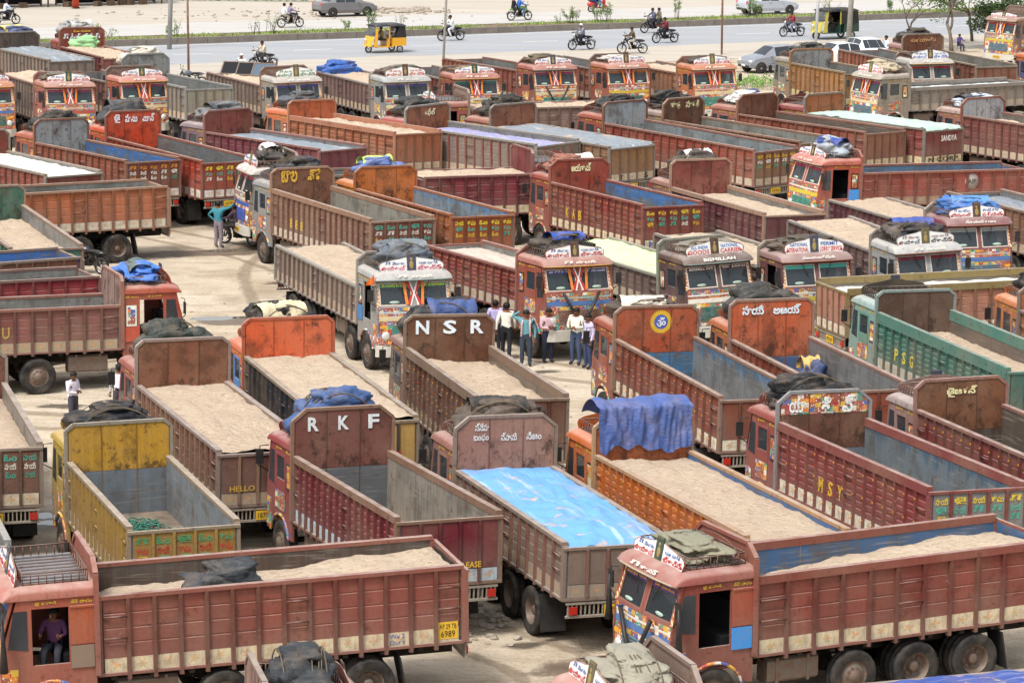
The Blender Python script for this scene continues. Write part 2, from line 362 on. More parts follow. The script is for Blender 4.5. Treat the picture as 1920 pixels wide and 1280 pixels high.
def mk_asphalt(n, c1, c2):
    m = NT(n); p = m.pos(); rot = m.n('ShaderNodeMapping'); rot.inputs['Rotation'].default_value = (0, 0, R(-27.1)); rot.inputs['Scale'].default_value = (0.06, 1.1, 1); m.l(p, rot.inputs['Vector'])
    a = m.noise(rot.outputs[0], 0.9, 5, 0.6); c = m.mix(m.ramp(a, 0.35, 0.7), hx(c1), hx(c2))
    g = m.noise(p, 0.5, 5); c = m.mix(m.math('MULTIPLY', m.ramp(g, 0.5, 0.75), 0.4), c, hx('#a09788'))
    m.base(c); m.set(Roughness=0.8); m.b.inputs['Specular IOR Level'].default_value = 0.25; return m.m
DIRT = mk_dirt()
ground = tag(ob('ground', MB().grid(lambda u, v: (-900 + 1800 * u, -200 + 1500 * v, 0), 2, 2, 0, False).mesh('ground', [DIRT])), None, None, None, 'structure')
def strip(name, n0, n1, z, mat, s0=-250, s1=450):
    return tag(ob(name, MB().add([rp(s0, n0, z), rp(s1, n0, z), rp(s1, n1, z), rp(s0, n1, z)], [(0, 1, 2, 3)]).mesh(name, [mat])), None, None, None, 'structure')
def wob(name, n0, n1, z, mat, amp, seed):   # a strip with a ragged near edge (dust blown over the tar)
    b = MB()
    def g(u, v):
        s = -60 + 260 * u; e0 = n0 + amp * noise.noise(Vector((s * .11, seed, 0))) + amp * .5 * noise.noise(Vector((s * .5, seed, 3)))
        return rp(s, e0 + (n1 - e0) * v, z)
    b.grid(g, 240, 1, 0, False); return tag(ob(name, b.mesh(name, [mat])), None, None, None, 'structure')
TAR = mk_asphalt('sunbleached_asphalt', '#97999c', '#8b8e92'); TAR2 = mk_asphalt('dusty_asphalt', '#b2aea9', '#a5a29e')
SHO = mk_asphalt('grey_dirt_shoulder', '#b0a89c', '#a1988b')
wob('road_shoulder', 166.0, 176.5, .002, SHO, 2.5, 21.0)
wob('far_shoulder', 230.0, 198.0, .002, SHO, 1.0, 22.0)
wob('road', 174.3, 185.8, .004, TAR, 1.2, 4.0)
wob('far_road', 199.6, 188.2, .004, TAR2, .9, 9.0)
LINE = mk_plain('road_paint', '#d6d6d2', .7, 0, .3, 2, '#a09c98', .5)
strip('edge_line', 184.95, 185.12, .009, LINE)
for k in range(-2, 14):
    s0 = 61.6 + (k) * 7.75
    strip('lane_dash', 179.62, 179.75, .009, LINE, s0, s0 + 2.5)
KERB = mk_plain('dusty_kerb', '#7c746c', .85, 0, .2, 1.5, '#5c544c', .7, .3); SOIL = mk_plain('median_soil', '#7c6a54', .95, 0, .1, 2, '#5c5040', .6)
b = MB(); 
for n0, n1, z1 in ((185.8, 186.1, .40), (187.9, 188.2, .40)):
    for k in range(70):
        s0 = 30 + k * 2.0; j = .02 * rnd.random(); P = [rp(s0 + .015, n0 - j), rp(s0 + 1.985, n0 - j), rp(s0 + 1.985, n1), rp(s0 + .015, n1)]
        o = ob('kerb_stone', MB().hexa([(q[0], q[1], -.02) for q in P] + [(q[0], q[1], z1 - j) for q in P]).mesh('kerb_stone', [KERB]))
        if k == 0 and n0 < 186: kerb_root = tag(ob('median_kerb', MB().hexa([rp(28, 185.9, -.05), rp(172, 185.9, -.05), rp(172, 186.08, -.05), rp(28, 186.08, -.05)] + [rp(28, 185.9, .3), rp(172, 185.9, .3), rp(172, 186.08, .3), rp(28, 186.08, .3)]).mesh('median_kerb', [KERB])), None, None, None, 'structure')
        o.parent = kerb_root
tag(ob('median', MB().hexa([rp(0, 186.08, -.05), rp(220, 186.08, -.05), rp(220, 187.92, -.05), rp(0, 187.92, -.05)] + [rp(0, 186.08, .36), rp(220, 186.08, .36), rp(220, 187.92, .36), rp(0, 187.92, .36)]).mesh('median', [SOIL])), None, None, None, 'structure')
# puddles and wet ground
WATER = mk_plain('puddle_water', '#6a645a', .03, 0, .9)
def mk_soft(name, c1, c2, amt, rough, nz):
    m = NT(name); p = m.pos(); tc = m.n('ShaderNodeTexCoord'); u = m.n('ShaderNodeSeparateXYZ'); m.l(tc.outputs['UV'], u.inputs[0])
    f = m.noise(p, nz, 6, .7); c = m.mix(m.ramp(f, .4, .65), hx(c1), hx(c2)); m.base(c); m.set(Roughness=rough)
    e = m.math('ADD', u.outputs[0], m.math('MULTIPLY', m.math('SUBTRACT', m.noise(p, nz * .6, 6, .7), .5), 1.6))
    m.l(m.math('MULTIPLY', m.ramp(e, 1.0, .55), amt), m.b.inputs['Alpha']); m.bump(f, .6, .06); return m.m
WET = mk_soft('wet_mud', '#7c6c5a', '#65574a', .85, .45, 1.6); OIL = mk_soft('oil_stain', '#4a4038', '#3a322c', .6, .6, 2.5); RUT = mk_soft('tyre_rut', '#9a8a76', '#85745f', .48, .9, 2.2)
def blob(name, x, y, rx, ry, rz, mat, z, seed):
    n = 40; pts = [(x, y, z)]
    for k in range(n):
        t = 2 * math.pi * k / n; f = 1 + .35 * noise.noise(Vector((math.cos(t) * 1.5, math.sin(t) * 1.5, seed))) + .15 * noise.noise(Vector((math.cos(t) * 5, math.sin(t) * 5, seed)))
        a, c = rx * f * math.cos(t), ry * f * math.sin(t); pts.append((x + a * math.cos(rz) - c * math.sin(rz), y + a * math.sin(rz) + c * math.cos(rz), z))
    me = MB().add(pts, [(0, k + 1, (k + 1) % n + 1) for k in range(n)]).mesh(name, [mat], lambda c: (0.0, 0.0) if (c - Vector((x, y, z))).length < 1e-4 else (1.0, 0.0))
    return tag(ob(name, me), None, None, None, 'structure')
def rut(pts, w, seed):
    """a pair of worn wheel tracks along a curved line"""
    P = [Vector(p) for p in pts]; N = 60
    def cr(t):
        q = t * (len(P) - 1); i = min(int(q), len(P) - 2); f = q - i; a = P[max(i - 1, 0)]; b_ = P[i]; c = P[i + 1]; d = P[min(i + 2, len(P) - 1)]
        return .5 * ((2 * b_) + (c - a) * f + (2 * a - 5 * b_ + 4 * c - d) * f * f + (3 * b_ - a - 3 * c + d) * f ** 3)
    for off in (-.95, .95):
        b = MB(); uvs = {}
        for k in range(N + 1):
            t = k / N; p = cr(t); d = (cr(min(1, t + .01)) - cr(max(0, t - .01))).normalized(); nn = Vector((-d.y, d.x)); p = p + nn * off
            b.v += [(p.x + nn.x * w, p.y + nn.y * w, .004 + seed * .0006), (p.x, p.y, .004 + seed * .0006), (p.x - nn.x * w, p.y - nn.y * w, .004 + seed * .0006)]
        b.f = [(3 * k + j, 3 * k + j + 1, 3 * k + j + 4, 3 * k + j + 3) for k in range(N) for j in (0, 1)]; b.mi = [0] * len(b.f); b.sm = [False] * len(b.f)
        me = b.mesh('wheel_track', [RUT]); l = me.uv_layers.new(name='UVMap')
        for lp in me.loops: l.data[lp.index].uv = (0.15 if lp.vertex_index % 3 == 1 else 1.0, 0)
        tag(ob('wheel_track', me), None, None, None, 'structure')
for k, pts in enumerate((((-14, 122), (-9, 116), (-6.5, 110), (-6.5, 104), (-8.5, 98), (-13, 94)), ((-7, 122), (-8.5, 114), (-7.6, 106), (-6.6, 98), (-5.8, 92)), ((-16, 88), (-11, 87), (-8.0, 88.5)), ((-3, 69), (-.8, 66), (1.2, 63), (1.5, 58)), ((-1, 97), (1.5, 95), (4, 93.5)), ((-30, 172), (-10, 176), (10, 184), (30, 196)), ((-25, 178), (-5, 183), (12, 191), (28, 200)))):
    rut(pts, .22 + .05 * (k % 3), k + 1)
for x, y, rx, ry, rz, sd in ((-8.0, 110.5, .7, .5, .2, 31.), (.3, 65.2, .5, .35, .3, 32.), (-12.6, 89.2, .8, .4, .1, 33.), (1.0, 95.0, .6, .3, .4, 34.), (-5.2, 76.5, .5, .5, .4, 35.)): blob('oil_stain', x, y, rx, ry, rz, OIL, .0095, sd)
for x, y, rx, ry, rz, sd in ((-11.5, 116.8, 3.2, .9, .25, 1.), (-9.0, 118.2, 2.2, .7, .1, 2.), (-8.9, 102.9, 1.6, .6, .3, 3.), (-11.1, 75.6, 1.0, 1.3, .4, 4.), (-5.3, 77.2, .8, 1.6, .5, 5.), (1.8, 63.5, 1.6, 1.0, .3, 6.), (-6.0, 108.5, 2.0, .8, .5, 7.)):
    blob('wet_ground', x, y, rx, ry, rz, WET, .0090, sd)
for x, y, rx, ry, rz, sd in ((-9.7, 103.4, .75, .42, .2, 11.), (-8.6, 103.7, .5, .25, .3, 12.), (-11.25, 76.2, .28, .32, .4, 13.), (-11.0, 75.5, .3, .25, .2, 14.), (-10.6, 117.5, .8, .25, .2, 15.)):
    blob('puddle', x, y, rx, ry, rz, WATER, .0105, sd)

# ---------------------------------------------------------------- truck pieces (truck frame: +x forward, headboard at x = 0, bed behind)
ZF, HW = 1.22, 1.20
def XZ(y):   # outline in x, z extruded along y
    return lambda u, v, w: (u, w, v)
PICG = mk_plain('picture_gold', '#8f7c4a', .6)
def m_tyre():
    b = MB(); pr = [(0.30, -.12), (0.40, -.145), (0.47, -.15), (0.505, -.135), (0.52, -.09), (0.52, -.03), (0.508, -.03), (0.508, .03), (0.52, .03), (0.52, .09), (0.505, .135), (0.47, .15), (0.40, .145), (0.30, .12)]
    b.lathe(pr, lambda a, c, w: (a, w, c), 26); return b.mesh('tyre', [RUBBER])
def m_rim(kind):
    b = MB(); f = lambda a, c, w: (a, w, c)
    if kind == 'dish':    # rear dual: deep dish
        b.lathe([(0.30, .12), (0.285, .10), (0.26, .02), (0.24, -.06), (0.12, -.07), (0.11, .03), (0.09, .06), (0.0, .06)], f, 18)
        for k in range(8):
            t = k * math.pi / 4; b.box(.185 * math.cos(t) - .02, .185 * math.cos(t) + .02, -.07, -.035, .185 * math.sin(t) - .02, .185 * math.sin(t) + .02)
    else:                 # front / lift axle: convex hub
        b.lathe([(0.30, .12), (0.285, .10), (0.25, .07), (0.20, .13), (0.15, .15), (0.13, .15), (0.11, .20), (0.0, .21)], f, 18)
        for k in range(10):
            t = k * math.pi / 5; b.box(.175 * math.cos(t) - .015, .175 * math.cos(t) + .015, .13, .165, .175 * math.sin(t) - .015, .175 * math.sin(t) + .015)
    return b.mesh('rim', [RIM])
def wheel(T, x, sgn, kind, dz, dual):
    o = ob('wheel', None, T, None, (x, sgn * 1.03, 0.515 + dz), (0, 0, 0 if sgn > 0 else math.pi))
    ob('tyre', cached('tyre', m_tyre), o); ob('rim', cached('rim' + kind, lambda: m_rim(kind)), o)
    if dual: ob('tyre', cached('tyre', m_tyre), o, None, (0, -.33, 0))
    return o

def m_panel(kind):   # unit panel x 0..1, z 0..1, outward +y
    b = MB(); zs = [0.0]
    if kind == 0: cuts = [.25, .5, .75]; g = .018; d = .010
    else: cuts = [i / 7 for i in range(1, 7)]; g = .03; d = .010
    pr = [(0.0, 0.022)]
    for c in cuts: pr += [(c - g, .022), (c - g * .4, .022 - d), (c + g * .4, .022 - d), (c + g, .022)]
    pr += [(1.0, .022)]
    n = len(pr); vs = [(0, y, z) for z, y in pr] + [(1, y, z) for z, y in pr]
    fs = [(i, i + 1, n + i + 1, n + i) for i in range(n - 1)]
    b.add(vs, fs); b.add([(0, 0, 0), (0, .022, 0), (0, .022, 1), (0, 0, 1), (1, 0, 0), (1, .022, 0), (1, .022, 1), (1, 0, 1)],
                         [(0, 1, 2, 3), (7, 6, 5, 4), (0, 4, 5, 1), (2, 6, 7, 3)])
    return b.mesh('panel', [PAINT])
def m_rib(stud):
    b = MB(); h = .085; pr = [(-.05, 0), (-.035, h), (.035, h), (.05, 0)]
    b.prism(pr, lambda u, v, w: (u, v, w), -.10, 1.0)
    if stud:
        for k in range(5):
            z = .16 + k * .18; m = 1 + k % 2
            b.box(-.016, .016, h, h + .012, z - .012, z + .012, m)
    return b.mesh('rib', [PAINT, AMBER, REDP])
def m_rung():
    return MB().tube([(0, .06, 0), (1, .06, 0)], .02, 6).box(0, .03, 0, .06, -.015, .015).box(.97, 1, 0, .06, -.015, .015).mesh('rung', [PAINT])
def m_skirt():
    b = MB().box(0.02, .98, 0, .03, 0, 1); return b.mesh('skirt_panel', [SKIRT], lambda c: (1 - c.x, c.z))

def side_wall(T, s, sgn, visible):
    """one bed side; sgn +1 = truck's left"""
    L, hs = s['L'], s['hs']; h0 = s.get('high', .075)
    Y = lambda y0, y1: (min(sgn * y0, sgn * y1), max(sgn * y0, sgn * y1))
    b = MB(); b.box(-L, 0, *Y(1.06, 1.20), hs - h0, hs); b.box(-L, 0, *Y(1.09, 1.19), 1.17, 1.225)
    b.box(-L - .04, -L + .05, *Y(1.07, 1.195), 1.20, hs - h0); b.box(-.10, 0, *Y(1.10, 1.19), 1.225, hs - h0)
    n = max(4, round(L / s.get('pitch', .52))); p = (L - .16) / n
    if not visible:
        for i in range(1, n): b.box(-.10 - i * p - .04, -.10 - i * p + .04, *Y(1.112, 1.19), 1.225, hs - h0)
    W = ob('side_wall', b.mesh('side_wall', [PAINT]), T, s['rail'])
    z1 = hs - h0
    ib = MB().box(-L + .04, -.04, *Y(1.075, 1.112), 1.2, z1 + .004)
    io = ob('inner_sheet', ib.mesh('inner_sheet', [INNER], lambda c: (c.x, (c.z - 1.2) / (z1 - 1.2))), W, s['inner'])
    io['band'] = s['band']
    if s.get('vseam') is None and L > 3:
        sb = MB()
        for k in (1, 2): sb.box(-L * k / 3 - .012, -L * k / 3 + .012, *Y(1.066, 1.0745), 1.32, z1)
        ob('seam', sb.mesh('seam', [INNER]), W, s['inner'])['band'] = (0.0, 0.0, 0.0, 0.0)
    if not visible: return W
    rz = 0 if sgn > 0 else math.pi
    ysk = 1.50; r = random.Random(s['id'])
    for i in range(n):
        xa = -.10 - i * p; xb = xa - p
        x0 = xb + .03 if sgn > 0 else xa - .03     # local panel runs +x from here (rotated by pi on the right side)
        if sgn < 0: x0 = xa - .03
        c = s['body']; k = .82 + r.random() * .34; c = (c[0] * k, c[1] * k, c[2] * k, 1)
        ob('panel', cached(('panel', s['pk']), lambda: m_panel(s['pk'])), W, c, (x0, sgn * 1.1125, ysk), (0, 0, rz), (p - .06, 1, z1 - ysk))
        ob('skirt_panel', cached('skirt', m_skirt), W, s['skirt'], (x0, sgn * 1.1125, 1.226), (0, 0, rz), (p - .06, 1, ysk - 1.23))
        if i: ob('rib', cached(('rib', s['stud']), lambda: m_rib(s['stud'])), W, s['rib'], (xa, sgn * 1.113, 1.226), (0, 0, rz), (1, 1, z1 - 1.228))
        if i in (0, n - 1, n // 2):
            for zz in (.34, .70): ob('rung', cached('rung', m_rung), W, s['rib'], (x0, sgn * 1.135, ysk + (z1 - ysk) * zz), (0, 0, rz), (p - .06, 1, 1))
    if s.get('letters'):
        lt, st, lc = s['letters']
        for k, ch in enumerate(lt):
            x = -.10 - (st + k + .5) * p; text(ch, W, 'left' if sgn > 0 else 'right', (x, sgn * 1.145, ysk + .30), .22, .34, lc, .02)
    return W

def headboard(T, s):
    hh, ch = s['hh'], s.get('ch', random.Random(s['id'] + 'ch').uniform(.17, .33)); b = MB()
    out = [(-HW, ZF), (HW, ZF), (HW, hh - ch * .8), (HW - ch, hh), (-HW + ch, hh), (-HW, hh - ch * .8)]
    b.prism(out, lambda u, v, w: (w, u, v), -.012, .012)
    pth = [(0, -HW, ZF), (0, -HW, hh - ch * .8), (0, -HW + ch, hh), (0, HW - ch, hh), (0, HW, hh - ch * .8), (0, HW, ZF)]
    for a, c in zip(pth, pth[1:]):
        a, c = Vector(a), Vector(c); d = (c - a).normalized(); nn = Vector((1, 0, 0)).cross(d) * .035
        P = [a - nn, a + nn, c + nn, c - nn]
        b.hexa([(-.05, q.y, q.z) for q in P] + [(.05, q.y, q.z) for q in P])
    H = ob('headboard', b.mesh('headboard', [PAINT]), T, s['trim'])
    zl = ZF + (hh - ZF) * s['split']; ys = (-HW + .05, -.40, .40, HW - .05)
    for k in range(3):
        y0, y1 = ys[k] + .008, ys[k + 1] - .008
        top = [(y0, zl + .01), (y1, zl + .01), (y1, hh - .03), (y0, hh - .03)]
        if k == 0: top = [(y0, zl + .01), (y1, zl + .01), (y1, hh - .03), (y0 + ch - .02, hh - .03), (y0, hh - ch * .8 - .03)]
        if k == 2: top = [(y0, zl + .01), (y1, zl + .01), (y1, hh - ch * .8 - .03), (y1 - ch + .02, hh - .03), (y0, hh - .03)]
        ob('board_panel', MB().prism(top, lambda u, v, w: (w, u, v), -.030, -.0125).mesh('board_panel', [PAINT_HB]), H, s['hb'])
        if s['split'] > .02:
            o = ob('board_panel', MB().box(-.034, -.0125, y0, y1, ZF + .05, zl).mesh('board_panel', [INNER], lambda c: (c.y, 0.0)), H, s['hbl']); o['band'] = (0., 0., 0., 0.)
        if k: ob('post', MB().box(-.045, -.0125, ys[k] - .007, ys[k] + .007, ZF + .05, hh - .04).mesh('post', [PAINT]), H, tuple(c * .5 for c in s['hb'][:3]) + (1,))
    zt = hh - .34
    for t in s.get('text', ()):
        st, yy, zz, w, h, c = t[:6]
        text(st, H, 'rear', (-.05, yy, hh + zz), w, h, c, t[6] if len(t) > 6 else .012)
    return H

def m_tail(hs, nm):
    return None
def tailgate(T, s):
    L, hs = s['L'], s['hs'] - .10; x = -L - .06; n = 5; b = MB()
    b.box(x - .05, x + .03, -1.19, 1.19, hs - .06, hs); b.box(x - .04, x + .02, -1.19, 1.19, 1.18, 1.24)
    b.box(x - .03, x + .02, -1.19, -1.12, 1.24, hs - .06); b.box(x - .03, x + .02, 1.12, 1.19, 1.24, hs - .06)
    G = ob('tailgate', b.mesh('tailgate', [PAINT]), T, s['rail'])
    o = ob('inner_sheet', MB().box(x, x + .03, -1.12, 1.12, 1.24, hs - .06).mesh('inner_sheet', [INNER], lambda c: (c.y, (c.z - 1.24) / (hs - 1.3))), G, s['inner']); o['band'] = s['band']
    w = 2.22 / n; r = random.Random(s['id'] + 'tail')
    for i in range(n):
        y0 = -1.11 + i * w
        ob('panel', MB().box(x - .022, x - .002, y0 + .035, y0 + w - .035, 1.53, hs - .07).mesh('panel', [PAINT]), G, s['tailc'])
        ob('skirt_panel', MB().box(x - .024, x - .002, y0 + .035, y0 + w - .035, 1.25, 1.515).mesh('skirt_panel', [SKIRT], lambda c, y0=y0: ((c.y - y0) / w, (c.z - 1.25) / .265)), G, s['skirt'])
        if i: ob('post', MB().box(x - .06, x - .002, y0 - .03, y0 + .03, 1.25, hs - .065).mesh('post', [PAINT]), G, s['rib'])
        if s.get('tailart'):
            a, c2 = s['tailart']
            for zz, cc, ww in ((hs - .22, a, .30), (hs - .42, c2, .26), (hs - .62, r.choice(['#d8d2c2', '#c9a53a', '#3f9a84']), .24)):
                text(r.choice(['ఓం', 'శ్రీ', 'జై', 'సాయి', 'రామ']), G, 'rear', (x - .03, y0 + w / 2, zz), ww, .15, cc, .02)
    for t in s.get('tailtext', ()):
        text(t[0], G, 'rear', (x - .066, t[1], t[2]), t[3], t[4], t[5], .015)
    # rear guard below
    b = MB(); b.box(x - .03, x + .03, -1.10, 1.10, .82, .87); b.box(x - .03, x + .03, -1.10, 1.10, 1.10, 1.15)
    for k in range(23):
        if 8 < k < 14: continue
        y = -1.05 + k * 2.1 / 22; b.box(x - .015, x + .015, y - .014, y + .014, .87, 1.10)
    ob('rear_guard', b.mesh('rear_guard', [PAINT]), T, s['guard'])
    p = ob('number_plate', MB().box(x - .05, x - .03, -.26, .26, .87, 1.08).mesh('number_plate', [YELLOW]), T)
    text(s['plate'], p, 'rear', (x - .056, 0, .975), .42, .12, '#1c1a18', .0)
    for y in (-.95, .95): ob('tail_lamp', MB().box(x - .06, x - .03, y - .09, y + .09, .90, 1.06).mesh('tail_lamp', [REDP]), T)
    return G

ARCH = [(0.88 + .66 * math.cos(t), .52 + .66 * math.sin(t)) for t in [R(162.4 - k * 144.8 / 14) for k in range(15)]]
def m_cab():
    b = MB()
    for sg in (1, -1):
        y0, y1 = (1.12, 1.17) if sg > 0 else (-1.17, -1.12)
        f = XZ(0)
        low = [(0.02, .72)] + ARCH + [(1.78, .72), (1.84, 1.5), (0.02, 1.5)]
        # split the concave lower side into convex strips above the arch
        pts = ARCH
        b.prism([(0.02, .72), pts[0], (pts[0][0], 1.5), (0.02, 1.5)], f, y0, y1)
        for a, c in zip(pts, pts[1:]): b.prism([a, c, (c[0], 1.5), (a[0], 1.5)], f, y0, y1)
        b.prism([pts[-1], (1.80, .72), (1.85, 1.5), (pts[-1][0], 1.5)], f, y0, y1)
        b.prism([(0.02, 1.5), (.52, 1.5), (.52, 2.80), (0.02, 2.80)], f, y0, y1)
        b.prism([(.52, 2.60), (1.22, 2.60), (1.22, 2.80), (.52, 2.80)], f, y0, y1)
        b.prism([(1.22, 1.5), (1.85, 1.5), (1.80, 1.98), (1.60, 2.80), (1.22, 2.80)], f, y0, y1)
    b.box(0.02, 1.80, -1.12, 1.12, 1.02, 1.08)
    return b.mesh('cab', [PAINT])
def WX(y, z): return 1.85 - .05 * (y / 1.1) ** 2 - .25 * (z - 1.98) / .80
def m_wframe():
    b = MB(); ys = [-1.17, -1.05, -.70, -.40, -.09, .09, .40, .70, 1.05, 1.17]; zs = [1.97, 2.05, 2.66, 2.80]
    for i in range(9):
        for j in range(3):
            if j == 1 and i not in (0, 4, 8): continue
            q = [(ys[i], zs[j]), (ys[i + 1], zs[j]), (ys[i + 1], zs[j + 1]), (ys[i], zs[j + 1])]
            b.hexa([(WX(*p) - .05, p[0], p[1]) for p in q] + [(WX(*p), p[0], p[1]) for p in q])
    return b.mesh('windscreen_frame', [PAINT])
def m_pane(sg):
    b = MB(); g = lambda u, v: (WX(sg * (.09 + .96 * u), 2.05 + .61 * v) - .02, sg * (.09 + .96 * u), 2.05 + .61 * v)
    b.grid(g, 6, 1, 0, True); return b.mesh('windscreen', [GLASS])
def m_strip(sg):
    b = MB(); g = lambda u, v: (WX(sg * (.11 + .92 * u), 2.545 + .11 * v) - .012, sg * (.11 + .92 * u), 2.545 + .11 * v)
    b.grid(g, 6, 1); return b.mesh('sun_strip', [PRINT])
def m_ptrim(sg):
    b = MB(); X = lambda y, z: WX(y, z) + .004
    def q(u0, u1, z0, z1):
        n = 5 if u1 - u0 > .3 else 1
        for k in range(n):
            a, c = sg * (u0 + (u1 - u0) * k / n), sg * (u0 + (u1 - u0) * (k + 1) / n)
            b.hexa([(X(a, z0) - .012, a, z0), (X(a, z0), a, z0), (X(c, z0), c, z0), (X(c, z0) - .012, c, z0), (X(a, z1) - .012, a, z1), (X(a, z1), a, z1), (X(c, z1), c, z1), (X(c, z1) - .012, c, z1)])
    q(.07, .105, 2.03, 2.68); q(1.035, 1.07, 2.03, 2.68); q(.105, 1.035, 2.03, 2.06); q(.105, 1.035, 2.65, 2.68)
    return b.mesh('window_trim', [PRINT])
def FX(y, z): return 1.92 - .08 * (y / 1.17) ** 2 - .06 * (z - .9)
def m_front():
    b = MB(); b.grid(lambda u, v: (FX(-1.17 + 2.34 * u, .88 + 1.09 * v), -1.17 + 2.34 * u, .88 + 1.09 * v), 14, 4)
    b.grid(lambda u, v: (FX(-1.17 + 2.34 * u, .88) - .05, -1.17 + 2.34 * u, .88 + 1.09 * v), 14, 1)
    b.grid(lambda u, v: (FX(-1.17 + 2.34 * u, 1.97) - .13 * v, -1.17 + 2.34 * u, 1.971), 14, 1)
    return b.mesh('front_panel', [ART])
def m_band(z0, z1, d=.008):
    b = MB(); b.grid(lambda u, v: (FX(-1.16 + 2.32 * u, z0 + (z1 - z0) * v) + d, -1.16 + 2.32 * u, z0 + (z1 - z0) * v), 14, 1); return b.mesh('painted_band', [PRINT])
def m_grille():
    b = MB()
    for k in range(7):
        z = 1.04 + k * .065; b.grid(lambda u, v: (FX(-.72 + 1.44 * u, z) + .012 + .02 * v, -.72 + 1.44 * u, z + .03 * (1 - v)), 8, 1, 0); b.grid(lambda u, v: (FX(-.72 + 1.44 * u, z) + .032, -.72 + 1.44 * u, z - .012 * v), 8, 1, 0)
    return b.mesh('grille', [PRINT])
def roof_z(x): return 2.80 + .25 * (1 - max(0, (x - 1.2) / .62) ** 3) ** .5 if x < 1.81 else 2.80
def m_roof():
    b = MB()
    def g(u, v):
        x = .0 + 1.82 * (u ** .75); t = (v - .5) * math.pi
        fx = (max(0.0, 1 - max(0, (x - 1.2) / .62) ** 3)) ** .5
        sy = math.copysign(abs(math.sin(t)) ** .40, math.sin(t)); cz = abs(math.cos(t)) ** .40
        return (x - .06 * abs(sy) ** 3 * u, 1.21 * sy, 2.785 + .25 * fx * cz)
    b.grid(g, 14, 20); b.box(.0, 1.72, -1.18, 1.18, 2.772, 2.784)
    return b.mesh('roof', [PAINT])
def m_lip():
    return MB().tube([(1.72, -1.20, 2.775), (1.78, -1.0, 2.775), (1.82, -.4, 2.775), (1.82, .4, 2.775), (1.78, 1.0, 2.775), (1.72, 1.20, 2.775)], .022, 6).mesh('visor_lip', [PRINT])
def m_interior():
    b = MB(); b.box(.06, .10, -1.11, 1.11, 1.08, 2.77); b.box(.12, .62, -1.0, 1.0, 1.2, 1.62); b.box(.10, .24, -1.0, 1.0, 1.62, 2.2)
    b.box(1.45, 1.78, -1.10, 1.10, 1.5, 1.97); b.tube([(1.25 + .0, -.55 + .2 * math.cos(t), 2.0 + .2 * math.sin(t)) for t in [k * math.pi / 6 for k in range(13)]], .018, 5)
    return b.mesh('cab_interior', [DARK])
def m_door(closed_win):
    b = MB(); b.box(.535, 1.205, 1.13, 1.178, 1.28, 2.0); b.box(.535, .60, 1.13, 1.178, 2.0, 2.59); b.box(1.14, 1.205, 1.13, 1.178, 2.0, 2.59); b.box(.60, 1.14, 1.13, 1.178, 2.53, 2.59)
    return b.mesh('door', [PAINT])
def m_mirror():
    b = MB(); b.tube([(1.74, 1.17, 2.62), (1.80, 1.36, 2.60), (1.80, 1.40, 2.15), (1.78, 1.17, 2.02)], .014, 5); b.box(1.775, 1.81, 1.28, 1.46, 2.18, 2.52); return b.mesh('mirror', [BLACK])
def m_rack():
    b = MB(); z0, z1 = 3.02, 3.24; xs, ys = (.12, 1.34), (-.98, .98)
    for z in (z0 + .02, z1):
        b.tube([(xs[0], ys[0], z), (xs[1], ys[0], z), (xs[1], ys[1], z), (xs[0], ys[1], z), (xs[0], ys[0], z)], .016, 5)
    for y in ys:
        for k in range(9): x = xs[0] + k * (xs[1] - xs[0]) / 8; b.tube([(x, y, z0), (x, y, z1)], .011, 5)
    for x in xs:
        for k in range(1, 10): y = ys[0] + k * 1.96 / 10; b.tube([(x, y, z0), (x, y, z1)], .011, 5)
    return b.mesh('roof_rack', [PAINT])
def m_bars():
    b = MB()
    for k in range(9): y = -.88 + k * .22; b.box(.14, 1.32, y - .05, y + .05, 3.045, 3.065)
    return b.mesh('rack_bar', [CHROME])
CR = [(-.98, 0), (.98, 0), (1.03, .16), (1.0, .25), (.88, .31), (.60, .37), (.32, .41), (.19, .45), (-.19, .45), (-.32, .41), (-.60, .37), (-.88, .31), (-1.0, .25), (-1.03, .16)]
def m_crown():
    b = MB(); b.prism(CR, lambda u, v, w: (w - .16 * v, u, v), -.02, 0.0, 0)
    b.add([(.004 - .16 * v, u * .97, v * .95 + .008) for u, v in CR], [tuple(range(len(CR)))], 1); return b.mesh('crown_board', [PAINT, WHITE])
def m_picture():
    b = MB().box(-.02, .012, -.14, .14, -.27, .30, 0)
    b.ell((.014, 0, .12), (.006, .04, .05), 10, 6, 1); b.ell((.014, 0, -.06), (.006, .07, .13), 10, 6, 1); b.box(.012, .017, -.12, .12, .27, .28, 1); b.box(.012, .017, -.12, .12, -.25, -.24, 1)
    return b.mesh('picture', [PRINT, PICG])
def m_bumper():
    b = MB(); b.prism([(-1.2, 1.86), (-.9, 2.0), (.9, 2.0), (1.2, 1.86), (1.2, 1.80), (-1.2, 1.80)], lambda u, v, w: (v, u, w), .52, .86); return b.mesh('bumper', [PRINT])
def m_archlip():
    b = MB(); b.tube([(x, 1.175, z) for x, z in ARCH], .035, 6, 0, False); return b.mesh('arch_lip', [ART])
def m_chassis(L):
    b = MB()
    for y in (-.42, .42): b.box(-L + .05, 1.75, y - .05, y + .05, .80, 1.06)
    for k in range(int(L / .75)): x = -.3 - k * .75; b.box(x - .05, x + .05, -1.15, 1.15, 1.08, 1.17)
    b.box(.5, 1.5, -.4, .4, .62, 1.0); return b.mesh('chassis', [CHAS])
def m_tank():
    b = MB(); pr = [(.62, .0), (.62, .46), (.95, .50), (1.02, .44), (1.02, .06), (.95, .0)]
    b.prism([(y, z) for y, z in pr], lambda u, v, w: (w, u, v + .55), 0, 1.15)
    for x in (.2, .9): b.box(x, x + .06, .60, 1.03, .54, 1.06)
    return b.mesh('fuel_tank', [RIM])
